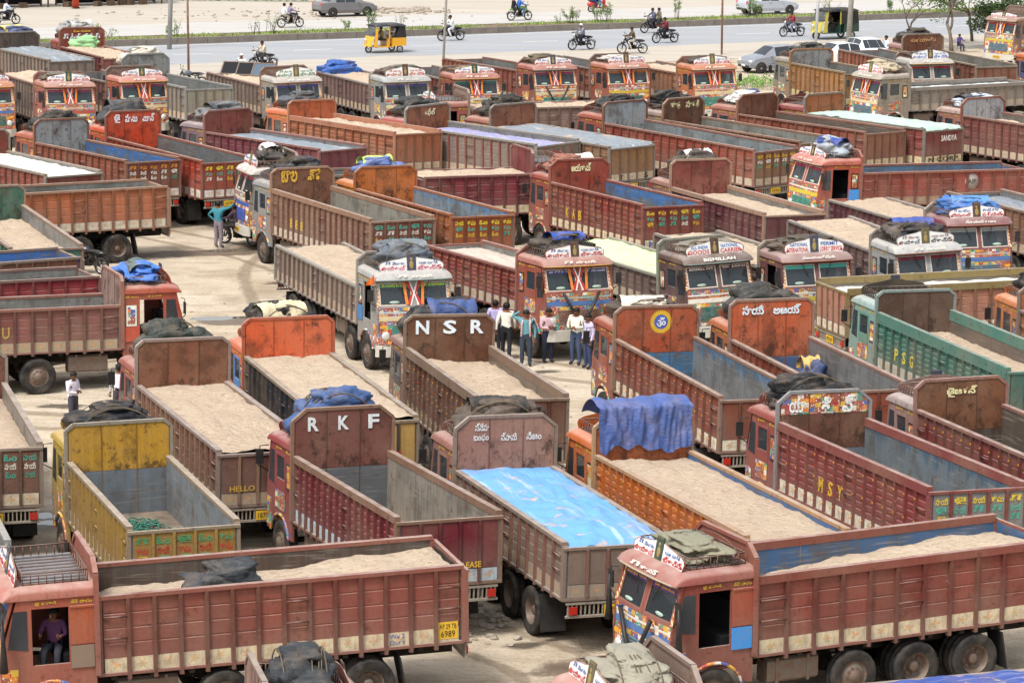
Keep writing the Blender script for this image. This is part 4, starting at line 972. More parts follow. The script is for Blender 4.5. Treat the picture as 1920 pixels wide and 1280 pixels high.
S('G', 'red empty truck with a colourful painted headboard', body='#88393a', rail='#864440', high=.2, hb='#6e4636', hbl='#76838c', split=.40, inner='#78848c', band='#4f6a80', bandh=.15, cab='#94453f', skirt='#d2cbb8', bun=('crumpled black', '#1c1f23'), text=(('యా', .70, -.30, .44, .36, '#e0dfd8', .03), ('ది', -.02, -.30, .36, .36, '#e0dfd8', .03), ('వ్', -.62, -.30, .34, .42, '#e0dfd8', .03)), letters=('MSY', 4, '#c8a02e'), stud=True, pk=1, tailc='#7e7f7c', rib='#7a3430', tailart=('#d0b43a', '#4aa08c'), trim='#8f9296')
S('R', 'rusty-headboard truck with bare roof rack at the edge', body='#7f3d3b', rail='#8a6058', hb='#74472e', hbl='#4f3f37', split=.45, inner='#62574c', cab='#9c7a74', roof='#a89a98', skirt='#8f8272', text=(('జైజగన్', -.0, -.30, .80, .26, '#d8cf9c', .03),), stud=True)
S('C', 'brown sand truck lettered N S R', body='#663f31', rail='#7c6656', hb='#663f2c', hbl='#70553f', split=.18, inner='#7a6a5c', cab='#8c6a60', door='#4f5358', skirt='#7c7060', sand=(.42, .10, 0), bun=('blue and black', '#26292d', '#3a4f80'), big=1.2, text=(('N', .74, -.30, .36, .36, '#d2dbe0', .03), ('S', 0, -.30, .36, .36, '#d2dbe0', .03), ('R', -.74, -.30, .36, .36, '#d2dbe0', .03)), stud=True, high=.24)
S('O', 'orange-headboard sand truck with black sides and blue door', body='#2c3036', rail='#8a7a66', hb='#dc6439', cab='#d86844', door='#3f86c4', inner='#8f8578', skirt='#3a3c40', rib='#24272c', sand=(.04, .05, 0), bun=('cream and black', BK, '#cfc2a0'), tailc='#c29c54', tailtext=(('Horn', -.5, 1.9, .5, .22, '#a0302a'),), trim='#b85a3c')
S('K', 'red-brown empty truck with a yellow ring emblem', body='#8a4030', rail='#8c6a58', hb='#b24f2c', hbl='#4084b4', split=.44, inner='#8c9194', band='#4a7ea8', bandh=.2, cab='#9a4834', skirt='#cfc6b0', bun=('flat cream cloth', '#4a4038', '#d6ccba'), big=.6, stud=True, tailc='#84402f', tailtext=(('N', .3, 1.38, .34, .2, '#2f4f9c'), ('PLEASE', -.5, 1.85, .45, .12, '#d0a83a')), tailart=None)
S('Q', 'orange truck with white-blue Telugu letters on its headboard', body='#984630', rail='#8c6a5c', hb='#c45e38', hbl='#506c9c', split=.36, inner='#868788', cab='#bc6840', skirt='#a59a88', bun=('dark grey canvas', '#3a3b3a'), big=1.1, text=(('సాయి', .55, -.26, .62, .26, '#d5e2ea', .03), ('అజయ్', -.42, -.26, .80, .26, '#d5e2ea', .03)), letters=('LLR', 3, '#b8902e'))
S('S', 'green sand truck with a dark brown headboard', body='#3d7a6c', rail='#4a7f72', high=.30, hb='#56433a', inner='#7a6a5e', cab='#7ea49c', roof='#9fb8b4', door='#4f9484', skirt='#b0aca0', rib='#2f5f54', sand=(.66, .08, 0), rackc='#3a3430', crownc='#4a443c', letters=('PSG', 2, '#c2b04a'), pk=1, trim='#7f9490', tailc='#4a6a60')
S('L4', 'orange-pink truck with crumpled black bundle at the right edge', body='#b0704a', cab='#c87a4c', hb='#a8623c', bun=('crumpled black', '#191b1e'), big=1.4)
S('B1', 'brown sand truck with a patterned tailgate cut by the left edge', body='#74463a', rail='#8c7c70', hb='#74463a', inner='#8f8880', skirt='#c8bca4', sand=(.42, .10, 0), tailc='#6e4438', tailart=('#4aa08c', '#d6d2c6'), guard='#bdb8a4')
S('B2', 'grey-railed truck peeking in at the lower left edge', body='#857870', rail='#8f8f8c', hb='#7a6a60', inner='#8c9092')
S('M1', 'truck with strapped black roof bundle at the bottom edge', body='#8a5044', cab='#a06a5e', hb='#9c7a70', bun=('strapped black', '#2a2d30'), big=1.15)
S('M2', 'bottom-edge truck with white sign and blue bed', body='#8a4c40', cab='#b07468', hb='#94564a', bun=('khaki canvas', '#8c8878'), big=.9, front=True, cover=('#3c4f8c', 'dark blue', -.04))
# middle rows
S('R1', 'red truck facing right with blue roof bundle', body='#86504a', rail='#8c5c50', cab='#a84a38', hb='#9a8078', inner='#8f908c', skirt='#9a8a70', bun=('blue and teal', '#3f70c0', '#55645c'), sidepic='#d0d6cc', open=True, boxc='#a84a38', letters=('US', 6, '#a08a40'))
S('R2', 'orange-sided empty truck with tail toward the open ground', body='#b4653e', rail='#a07a62', hb='#b4653e', inner='#8c908c', skirt='#bcb6a4', cab='#a8603f')
S('R3', 'sand truck with a dark green headboard at the left edge', body='#2d6a5c', rail='#8a7060', hb='#2c6658', inner='#8a8c8c', cab='#3f7a6c', sand=(.50, .10, 0))
S('R4', 'blue-lined truck at the left edge behind the crimson one', body='#8c5640', rail='#7c6a60', hb='#8c5640', inner='#7f8588', band='#2f76c8', bandh=.8, cab='#985a48')
S('R5', 'crimson-sided truck at the left edge', body='#9c2838', rail='#7a5a54', hb='#9c2838', inner='#8a8c88', cab='#984048')
S('G1', 'grey twin-steer sand truck facing us with orange flag', body='#8d8075', rail='#8f8c84', cab='#9fa19d', roof='#b4b6b4', hb='#7c4a38', inner='#8a8278', skirt='#9c9080', rib='#5f4a42', sand=(.08, .06, 0), bun=('grey canvas', GB, '#6f787e'), big=1.2, twin=True, open=True, strips=('B.HARI PRIYA', 'LAKSHMISRI'), strip='#2f8a6a', stripc='#d6d24a', ribbon=1, boxc='#3f70a0', crc=('#3a5a9c', '#c05a78'), rackc='#4a3f38')
S('G2', 'red truck facing us with men standing at its bumper', body='#86372f', rail='#8a5048', cab='#984636', roof='#a8685e', hb='#8c4a3c', inner='#8c8c88', skirt='#a8a294', cover=('#b5aa9e', 'dirty white', .25), bun=('blue and black', '#2a2826', '#2f4fa0'), stud=True, pk=1, ribbon=1, vee=1, strip='#4a4a8c', strips=('జై శ్రీరామ్', 'శ్రీ సాయి'), rackc='#4a3f38', sidepic='#2c2420')
S('G3', 'dark maroon truck with a lime green bed', body='#6e5a58', rail='#8a8a7c', cab='#523c40', roof='#54403f', hb='#5f4a48', cover=('#c2dca0', 'lime green', .04), bun=('grey rope and cloth', '#7a7468'), big=.5, crown=(('ALL INDIA', 'NATIONAL'), ('GOODS', 'CARRIER')), crc=('#3f6fb4', '#b83a3c'), vtext='BISMILLAH', vtc='#e0dcd4', strips=('BISMILLAH', 'SK JANI'), strip='#5a3a3c', band1='#d0ccc0', band2='#d2cdc0')
S('G4', 'maroon truck facing us with a red lorry service sign', body='#6a4a4c', rail='#8c8478', cab='#683a40', roof='#8c6a6a', hb='#6a3a3c', bun=('rope heap', '#4a443c'), big=.6, crown=(('NATIONAL', 'PERMIT'), ('INTERNATIONAL', 'LORRY SERVICE')), crc=('#3a5a9c', '#b83a3c'), vtext='విజయలక్ష్మి', strip='#4ab0a0', sand=(.1, .1, 0), open=True, boxc='#683a40')
S('G5', 'grey-white truck facing us with blue roof bundle and sand bed', body='#6c5150', rail='#8a827c', cab='#a3a7a7', roof='#b6bab9', hb='#6a4a44', inner='#85807c', sand=(.06, .10, 0), bun=('blue sheet', '#2a2a2e', '#3a4f94'), strip='#7a2a3c', crc=('#7a5a5a', '#3a3f44'), rackc='#3f3834')
S('G6', 'purple-maroon truck facing us with sky blue roof bundle', body='#642c3c', rail='#8f867e', cab='#70303e', roof='#743646', hb='#6a3038', inner='#888480', sand=(.08, .10, 0), bun=('sky blue', '#3f6fae', '#4f86c4'), vtext='స్వామియే శరణం', strip='#8a8f90', crown=(('శ్రీ వెంకటేశ్వర', 'ట్రాన్స్ పోర్ట్'), ('నేషనల్', 'పర్మిట్')))
S('G7', 'rust-sided truck with a grey sheet cut by the right edge', body='#8a5e48', rail='#8a7264', hb='#8a5e48', cover=('#767e86', 'grey', .25), cab='#98604c')
S('T', 'red empty truck with pale blue-lined bed and cream skirt', body='#883a32', rail='#8a4438', hb='#983c2e', hbl='#868e94', split=.32, inner='#777a7c', band='#4583c4', bandh=.28, cab='#94423a', skirt='#cfc4a6', stud=True, pk=1, text=(('జయరామ్', -.05, -.28, .80, .30, '#e2d9a8', .03),), letters=('KAB', 2, '#c8a02e'), tailc='#84382f', tailart=('#d0b43a', '#4aa08c'), tailtext=(('N', .8, 1.38, .3, .2, '#2f4f9c'), ('P', -.8, 1.38, .3, .2, '#2f4f9c')), bun=('thin white', '#8a5a4a', '#d8d2c8'), big=.35)
S('U', 'brown empty truck with yellow scroll lettering on its headboard', body='#8a6c5c', rail='#98745f', high=.16, hb='#7c4c36', hbl='#8a9092', split=.36, inner='#a09c90', cab='#8f9190', skirt='#b8b2a4', bun=('dark grey', '#2b2f34'), text=(('బాల', .52, -.28, .62, .42, '#d2a43a', .03), ('శ్రీ', -.45, -.28, .52, .46, '#d2a43a', .03)), letters=('888', 3, '#bfa040'), tailc='#74342f', rib='#6c4234', tailart=('#4aa08c', '#d8d4c8'), pitch=.46)
S('V', 'bright orange truck with a blue and lime bundle', body='#a4582e', rail='#9c5c3c', hb='#cb6e2c', hbl='#4f88c0', split=.30, inner='#8a9ca8', band='#5a8cba', bandh=.12, cab='#d07a40', bun=('blue and lime', '#5f73a8', '#bcd060'), tailc='#9c5026', tailart=('#d6c23a', '#4aa08c'), stud=True)
S('W', 'maroon sand truck with a white bundle and red headboard', body='#6c3840', rail='#a0806c', high=.14, hb='#86403a', inner='#858280', cab='#94685e', sand=(.30, .06, 0), bun=('white sheet', '#4a443e', '#ddd8d2'), skirt='#b5aa92')
S('L1', 'red truck facing left with long empty red bed', body='#a04a3e', rail='#94584a', cab='#b84c3a', roof='#c06454', hb='#b04a38', inner='#7f8c96', band='#5f86ac', bandh=.3, skirt='#8c7664', bun=('grey and blue', '#9aa2aa', '#34478c'), open=True, boxc='#3f86c8', strip='#a8384c', front=True, band2='#c2ac3a', band1='#d8d4c8', rackc='#2c2624', pitch=.60)
S('L3', 'pinkish box-bodied truck under a white sheet, tail to the left', body='#ac745c', rail='#847548', high=.2, hb='#ac745c', cover=('#dcd8cc', 'white', .3), inner='#7a7468', cab='#c07c52', tailc='#b07a66', skirt='#c8bfae')
S('L5', 'long crimson-sided sand truck behind the orange truck', body='#7c2e38', rail='#7c4a48', hb='#7c2e38', sand=(.06, .06, 0), skirt='#c8bc98', cab='#8c3a3c')
S('Y', 'whitish truck facing left with a blue grille', body='#8a7c74', cab='#9c948c', roof='#c8c2bc', hb='#7c5a4c', bun=('black and white striped', '#33312f', '#d4d2cc'), big=1.1, grille='#2f4f9c', band2='#2f4f9c', band1='#d0ccc4', strip='#b0384c', front=True)
# far rows
S('W0', 'red-railed truck under a clean white sheet', body='#843c34', rail='#8c8478', hb='#843c34', cover=('#dcdad4', 'clean white', .12), cab='#94483c')
S('X1', 'red truck with grey headboard and blue-topped empty bed', body='#924a34', rail='#8a5a46', hb='#989fa2', inner='#6c747c', band='#3474bc', bandh=.28, cab='#a2523e', bun=('black rope and cloth', '#2c2c2c'), trim='#8a5844', tailc='#7c3c30', tailart=('#d08a34', '#e0dcd0'), skirt='#cfcac0')
S('X2', 'bright red-orange truck with white Telugu words on its headboard', body='#b03c26', rail='#8a4a3a', hb='#d24624', hbl='#4c4844', split=.28, inner='#6c7276', cab='#c84c2e', bun=('dark grey roll', '#3c3f42', '#474b50'), big=1.2, text=(('జై', .72, -.28, .26, .34, '#e4e4e8', .03), ('హను', .10, -.28, .54, .32, '#e4e4e8', .03), ('మాన్', -.66, -.28, .54, .32, '#e4e4e8', .03)), tailc='#a43420', tailart=('#d8c83a', '#4aa08c'), skirt='#d0ccc4')
S('X3', 'maroon truck with a slate grey bed sheet', body='#783242', rail='#8a5c58', hb='#863c36', cover=('#7a848e', 'slate grey', .20), cab='#866870', roof='#94848a', bun=('grey sack', '#6a6e70', '#4c5054'), letters=('NR', 2, '#c8a83a'))
S('X4', 'pale orange sand truck with steel blue bundle', body='#a86444', rail='#b0765c', high=.2, hb='#be5e38', cab='#c86c46', sand=(.22, .10, 0), bun=('steel blue', '#4c545c'), inner='#7c6454', pk=1, pitch=.6)
S('X5', 'grey-sided truck with a lavender bed sheet', body='#837670', rail='#8c8a82', hb='#945638', cover=('#8c8cb0', 'lavender', .25), cab='#a04c46', bun=('dark grey canvas', '#34383a'), text=(('రఫీల్', -.1, -.30, .62, .30, '#d8d0a8', .03),), inner='#868684', rib='#86483a')
S('X6', 'rust-brown truck with a dull grey bed sheet', body='#8a664c', rail='#7c746c', hb='#885440', cover=('#7e858c', 'dull grey', .0), cab='#a06a5c', bun=('black rope and cloth', '#33332f'), tailc='#906a44', tailtext=(('T', .6, 1.38, .2, .2, '#2a2a2a'), ('S', -.7, 1.38, .2, .2, '#2a2a2a')))
S('X7', 'red empty truck with whitish grey headboard', body='#903c2e', rail='#8a5c50', hb='#a4adb2', inner='#8c979c', cab='#984436', bun=('black sheet', '#262a2e'), tailc='#8a6a4c', tailart=('#d0a43a', '#e0dcd0'), trim='#7a4a3e')
S('X8', 'brown empty truck with cream Telugu name on its headboard', body='#86462f', rail='#8a6450', hb='#693f30', hbl='#8a8f92', split=.22, inner='#8c8f88', cab='#94807a', bun=('shiny black', '#1c1f22'), text=(('రాధ', .50, -.28, .60, .34, '#d8d2a0', .03), ('సారధి', -.50, -.28, .82, .34, '#d8d2a0', .03)))
S('X9', 'brown empty truck with a red headboard spot', body='#8a4232', rail='#8a5c4c', hb='#784634', inner='#6c5a4e', cab='#a06458', bun=('white and navy', '#d0d0cc', '#33446c'), big=.3, tailc='#8c5c48', skirt='#b8aa8c')
S('X10', 'maroon truck with a pale green bed cover and lettered tail', body='#86403a', rail='#7c746a', hb='#a45c34', cover=('#a4bcb0', 'pale green', -.02), cab='#8a3a3c', tailc='#7a3a38', tailtext=(('SANDYA', -.25, 2.25, .95, .24, '#dcd8d2'), ('N CORP.', 0, 1.38, 1.9, .2, '#2c2c2a')), skirt='#c8bc94')
S('X11', 'tan-sided truck with round grey headboard beside the cars', body='#a8743f', rail='#8a7a5c', hb='#8c9496', cab='#8c8a80', bun=('dark grey', '#34383a'), skirt='#c4b888', trim='#a06a3c', inner='#868684')
S('X12', 'brown truck with faded letters parked nearest the tree', body='#804a3a', rail='#8a7c6c', hb='#6e4330', inner='#8c8c82', cab='#94706a', bun=('black canvas', '#2c3032'), text=(('శుభయాత్ర', 0, -.30, 1.5, .24, '#c09468', .01),))
S('X13', 'red sand truck with silver headboard panels by the right edge', body='#804440', rail='#8a645a', hb='#a4a8ae', hbl='#6a5c58', split=.30, cab='#a0685c', roof='#b49a90', sand=(.36, .08, 0), bun=('blue-white checked', '#c0c8d4', '#3c4248'), big=.3, inner='#7c7870', trim='#8a4a3c')
S('X14', 'red sand truck with white slogan, upper left', body='#80303a', rail='#8a5c4c', hb='#863a2e', cab='#943c3c', sand=(.06, .06, 0), bun=('grey and white', '#8a8c8c', '#b8b8b4'), text=(('శ్రీ వీరబ్రహ్మేంద్ర', 0, -.45, 2.0, .30, '#d8dce4', .03), ('ఓం నమః', 0, -.17, .9, .12, '#d0a43a', .02)))
S('X15', 'dark grey-headboard truck with a grey sheet, upper left edge', body='#80746c', rail='#7c746c', hb='#4c4642', cover=('#7c848a', 'grey', .02), bun=('yellow and blue', '#4c5a80', '#d8cc7c'), cab='#6a5c58')
S('X16', 'truck with a round-cornered grey headboard behind the red cab', body='#8a847c', rail='#8a8c8a', hb='#8c9492', inner='#8a908e', cab='#9a8478', bun=('cream cloth', '#c8c0b0'), tailc='#8c8a7c')
S('X17', 'maroon cab peeking in at the right edge', body='#74343c', cab='#7c303c', hb='#74343c')
S('X18', 'orange and blue cab at the upper right edge', body='#b0603c', cab='#c4683a', door='#33589c', hb='#b0603c')
S('F1', 'orange truck facing us at the left edge', body='#8a6a5c', cab='#c87440', roof='#c4703f', hb='#a05a40', ribbon=1)
S('F2', 'dusty red truck facing us with white V ribbon', body='#8a7c74', rail='#94685e', cab='#a4645a', roof='#b07468', hb='#94564a', sand=(.08, .08, 0), bun=('rope heap', '#6a6458'), big=.5, ribbon=1, skirt='#948a80')
S('F3', 'salmon red truck facing us above the Telugu headboard', body='#8a5a4c', cab='#b45c48', roof='#bc7464', hb='#943c30', ribbon=1, bars=True)
S('F4', 'whitish grey truck facing us with green sign', body='#8a7a70', rail='#8f6f64', cab='#a09c94', roof='#b4b2ac', hb='#a06a4c', sand=(.10, .06, 0), crc=('#4a7a4c', '#4a7a4c'))
S('F5', 'grey truck facing us behind the brown bundle', body='#7c605e', rail='#847a76', cab='#8f9496', roof='#a4abac', hb='#7c6a60', sand=(.12, .06, 0), bun=('dark rope heap', '#4c463e'), big=.6, crc=('#b83a3c', '#b8503c'))
S('F6', 'red truck facing us with yellow tassels on its screen', body='#8a4638', cab='#a05044', roof='#a4584c', hb='#8c4438', ribbon=1, bun=('rope heap', '#8a7c5c'), big=.4)
S('F7', 'red truck facing us with black garland on its grille', body='#8a4436', rail='#84564a', cab='#984a3e', roof='#a85c54', hb='#903f34', ribbon=1, vee=1, bun=('brown rope heap', '#5c5444'), big=.7, inner='#7c8080')
S('F8', 'red truck facing us with round-topped roof sign', body='#8c4a3c', cab='#a44c36', roof='#b06450', hb='#98402e', ribbon=1, bun=('pale sheet', '#c0bcb4'), big=.5)
S('F9', 'orange truck facing us near the silver hatchback', body='#a06a4c', rail='#8c6450', cab='#b8643a', roof='#bc6c44', hb='#a85c3c', ribbon=1, sand=(.14, .06, 0), bun=('dark roll', '#3c3c3a'), big=.5, band='#5a7f9c', bandh=.4)
S('F10', 'grey truck facing us in front of the tree', body='#94503c', cab='#a09e98', roof='#b2b0aa', hb='#8a8880', bun=('black roll', '#26282a'), big=.5, crc=('#4a6ab0', '#4a6ab0'))
S('F11', 'far truck with rubble beside the road tree', body='#8a8c88', cab='#8c6a60', hb='#8a8c88', ribbon=1, crs=.5, cover=('#8f8a7c', 'ragged grey', .1), front=True)
S('L2', 'dusty grey truck facing left with beige bundle', body='#8c867c', rail='#86807a', high=.16, cab='#968f82', roof='#a49d92', hb='#9a9286', cover=('#c8d0d0', 'pale', .25), bun=('beige cloth', '#a89c84'), big=.9, inner='#7c7870', skirt='#8f897c', ribbon=1, front=True, crc=('#b83a4c', '#b83a4c'), pitch=.6)
S('L6', 'dusty red truck facing left behind the rusty headboards', body='#866c64', rail='#8a7468', cab='#9c5248', roof='#a4665c', hb='#9c5a4c', sand=(.06, .08, 0), open=True, front=True)

# painted plate and words on the skirt of the lower left truck, round emblem on the long red bed
T, s = TR['M']; W_ = [c for c in T.children if c.name.startswith('side_wall') and any(q.name.startswith('panel') for q in c.children)][0]; L = s['L']
pl = ob('number_plate', MB().box(-L + .12, -L + .52, 1.146, 1.152, 1.28, 1.62).mesh('number_plate', [YELLOW]), W_)
text('AP 29 TB', W_, 'left', (-L + .32, 1.156, 1.53), .34, .10, '#1c1a18', .0); text('6989', W_, 'left', (-L + .32, 1.156, 1.38), .28, .13, '#1c1a18', .0)
text("We 2", W_, 'left', (-L + 1.34, 1.148, 1.42), .30, .09, '#3a5a9c', .0); text("Our's", W_, 'left', (-L + 1.34, 1.148, 1.30), .30, .09, '#3a5a9c', .0)
T, s = TR['L1']; W_ = [c for c in T.children if c.name.startswith('side_wall') and any(q.name.startswith('panel') for q in c.children)][0]
ob('emblem', MB().lathe([(.30, 0), (.30, .004), (0, .006)], lambda a, c, w: (-4.95 + a, 1.142 + w, 2.02 + c), 24).mesh('emblem', [mk_plain('faded_disc', '#a39a92', .7, 0, .2, 5, '#8a7a70', .5)]), W_)
text('AIP', W_, 'left', (-4.95, 1.152, 2.02), .36, .18, '#4a4a50', .02)
# painted panel across the red empty truck's headboard top
T, s = TR['G']; hbo = [c for c in T.children if c.name.startswith('headboard')][0]; hh = s['hh']
ob('painted_board', MB().prism([(-1.12, hh - .52), (1.12, hh - .52), (1.12, hh - .26), (.93, hh - .05), (-.93, hh - .05), (-1.12, hh - .26)], lambda u, v, w: (w, u, v), -.0345, -.0305).mesh('painted_board', [ART]), hbo)
# yellow sun-ring emblem on K's headboard
T, s = TR['K']; hbo = [c for c in T.children if c.name.startswith('headboard')][0]; hh = s['hh']
b = MB(); n = 32
for k in range(n):
    a0, a1 = 2 * math.pi * k / n, 2 * math.pi * (k + 1) / n; am = (a0 + a1) / 2
    q = [(.20, a0), (.29, a0), (.335, am), (.29, a1), (.20, a1)]
    b.add([(-.036, r_ * math.cos(t), r_ * math.sin(t)) for r_, t in q], [(0, 1, 2, 3, 4)], 0)
b.add([(-.035, .205 * math.cos(2 * math.pi * k / 24), .205 * math.sin(2 * math.pi * k / 24)) for k in range(24)], [tuple(range(24))], 1)
ob('emblem', b.mesh('emblem', [YELLOW, mk_plain('emblem_blue', '#4a5aa0')]), hbo, None, (0, -.12, hh - .42))
text('ॐ', hbo, 'rear', (-.045, -.12, hh - .42), .26, .26, '#dfe2ea', .01)
# blue sheet hanging over F's headboard
T, s = TR['F']; hh = s['hh']
def g_sheet(u, v):
    y = -1.14 + 2.28 * u; f = noise.noise(Vector((u * 6, 2.2, 7))) ; w = .16 * (abs(noise.noise(Vector((u * 7 + .9 * v, v * 1.6, 3)))) + .5 * abs(noise.noise(Vector((u * 17 - v, v * 3, 5)))) - .18)
    t = v * 1.9
    if t < .8: x = .95 - t * 1.25; z = hh - .05 + .42 * math.sin(t / .8 * 2.5) ** .7 + .10 * f
    else: x = -.075 - .05 * (t - .8) - max(w + .03, 0.0) * 1.2; z = hh + .28 - (t - .8) * (.88 + .22 * f)
    return (x, y * (1 + .05 * w), z)
o = MB().grid(g_sheet, 60, 30); on_truck(tag(ob('tarpaulin_sheet', o.mesh('tarpaulin_sheet', [CLOTH]), None, hx('#44598f')), 'royal blue sheet draped over the headboard of the orange sand truck', 'tarpaulin'), T)
# black bag lying on M's sand
T, s = TR['M']
B = tag(ob('tarpaulin_bundle', m_bundle(23), None, hx('#33373b')), 'dark grey bag lying on the sand of the lower left red truck', 'tarpaulin')
B.matrix_world = Matrix.LocRotScale(T.location, T.rotation_euler, None) @ Matrix.Translation((-2.55, .35, s['hs'] - .45)) @ Matrix.Rotation(1.5, 4, 'Z') @ Matrix.Diagonal((.85, .85, 1.0, 1))
# blanket heap in Q's bed, rope heap in A's bed
T, s = TR['Q']
B = tag(ob('blanket_heap', m_bundle(31), None, hx('#37466c')), 'heap of blue and yellow blankets inside the orange truck bed', 'blanket')
B.matrix_world = Matrix.LocRotScale(T.location, T.rotation_euler, None) @ Matrix.Translation((-1.5, -.55, 1.31)) @ Matrix.Diagonal((.8, .5, 1.3, 1))
ob('folded_sheet', m_second(9), B, hx('#c8a460'), (0, 0, .12), None, (1, .8, 1))
T, s = TR['A']; b = MB(); r = random.Random(5)
for k in range(26):
    cx, cy, rr, z = r.gauss(0, .28), r.gauss(0, .28), r.uniform(.12, .3), r.uniform(.01, .12)
    b.tube([(cx + rr * math.cos(t), cy + rr * math.sin(t), z + .03 * math.sin(3 * t)) for t in [j * math.pi / 7 for j in range(15)]], .016, 4, 0, False)
B = tag(ob('rope_heap', b.mesh('rope_heap', [mk_plain('green_rope', '#3c6f60', .9)])), 'heap of green rope on the floor of the yellow truck bed', 'rope')
B.matrix_world = Matrix.LocRotScale(T.location, T.rotation_euler, None) @ Matrix.Translation((-1.5, .1, 1.305))
T, s = TR['X14']
B = tag(ob('sack', m_bundle(41), None, hx('#8fc088')), 'light green sack on the sand of the farthest upper left truck', 'sack')
B.matrix_world = Matrix.LocRotScale(T.location, T.rotation_euler, None) @ Matrix.Translation((-.7, .1, s['hs'] - .02)) @ Matrix.Diagonal((.8, .8, .8, 1))
T, s = TR['F5']
B = tag(ob('tarpaulin_heap', m_bundle(51), None, hx('#2f5aa0')), 'blue tarpaulin heap at the tail of the grey truck bed', 'tarpaulin')
B.matrix_world = Matrix.LocRotScale(T.location, T.rotation_euler, None) @ Matrix.Translation((-s['L'] + .8, -.2, s['hs'] - .15)) @ Matrix.Diagonal((1.1, 1.1, 1.0, 1))
T, s = TR['F4']
for k in range(3):
    F_ = tag(ob('framed_panel', MB().box(0, 1.1, -.03, .03, 0, .06).box(0, 1.1, -.03, .03, .84, .9).box(0, .06, -.03, .03, .06, .84).box(1.04, 1.1, -.03, .03, .06, .84).mesh('framed_panel', [RIM])), ('first', 'middle', 'last')[k] + ' dark framed panel leaning in the whitish truck bed', 'panel')
    ob('pane', MB().box(.06, 1.04, -.012, .012, .06, .84).mesh('pane', [DARK if k < 2 else mk_plain('slate_pane', '#4a5a68', .4)]), F_)
    F_.matrix_world = Matrix.LocRotScale(T.location, T.rotation_euler, None) @ Matrix.Translation((-s['L'] + 1.0 + .75 * k, -.9 + .5 * k, s['hs'] - .05)) @ Matrix.Rotation(.9, 4, 'Z') @ Matrix.Rotation(-.9, 4, 'X')
T, s = TR['G1']
fl = tag(ob('flag', MB().tube([(0, 0, -.3), (0, 0, .45)], .012, 5).mesh('flag', [CHROME])), 'small orange pennant flag on the grey twin-steer truck', 'flag')
ob('pennant', MB().grid(lambda u, v: (.02 * math.sin(u * 7), -.28 * u, .42 - .30 * v * (1 - u * .75) - .25 * u), 8, 4).mesh('pennant', [PRINT]), fl, hx('#d0641f'))
fl.matrix_world = Matrix.LocRotScale(T.location, T.rotation_euler, None) @ Matrix.Translation((1.72, -1.22, 2.55))

# ---------------------------------------------------------------- people
def mk_attr(name, attr, rough=.9):
    m = NT(name); at = m.n('ShaderNodeAttribute', attribute_type='OBJECT', attribute_name=attr); p = m.pos()
    c = m.mix(m.math('MULTIPLY', m.ramp(m.noise(p, 10, 4), .4, .8), .3), at.outputs['Color'], hx('#3c3834')); m.base(c); m.set(Roughness=rough); m.b.inputs['Specular IOR Level'].default_value = .1; return m.m
PANTS = mk_attr('trousers', 'pants'); SHOE = mk_plain('shoe_leather', '#2a2421', .6)
STAND = dict(pel=(0, 0, .93), spi=(0, 0, 1.13), che=(.01, 0, 1.33), nec=(0, 0, 1.47), hea=(.02, 0, 1.58), top=(.02, 0, 1.66),
             sl=(0, .19, 1.40), el=(-.03, .26, 1.13), wl=(.05, .25, .90), hl=(.07, .25, .83), sr=(0, -.19, 1.40), er=(-.03, -.26, 1.13), wr=(.05, -.25, .90), hr=(.07, -.25, .83),
             pl=(0, .10, .88), kl=(.02, .11, .50), al=(-.02, .12, .09), tl=(.13, .14, .035), pr=(0, -.10, .88), kr=(.02, -.11, .50), ar=(-.02, -.12, .09), tr=(.13, -.14, .035))
RAD = dict(pel=.135, spi=.125, che=.145, nec=.058, hea=.095, top=.075, s=.075, e=.048, w=.034, h=.038, p=.11, k=.078, a=.062, t=.04)
BON = [('pel', 'spi'), ('spi', 'che'), ('che', 'nec'), ('nec', 'hea'), ('hea', 'top'), ('che', 'sl'), ('sl', 'el'), ('el', 'wl'), ('wl', 'hl'), ('che', 'sr'), ('sr', 'er'), ('er', 'wr'), ('wr', 'hr'),
       ('pel', 'pl'), ('pl', 'kl'), ('kl', 'al'), ('al', 'tl'), ('pel', 'pr'), ('pr', 'kr'), ('kr', 'ar'), ('ar', 'tr')]
BMAT = dict(pel=1, spi=1, che=1, nec=0, hea=0, top=0, sl=1, el=1, wl=1, hl=0, sr=1, er=1, wr=1, hr=0, pl=2, kl=2, al=2, tl=3, pr=2, kr=2, ar=2, tr=3)
def pose(**k): d = dict(STAND); d.update(k); return d
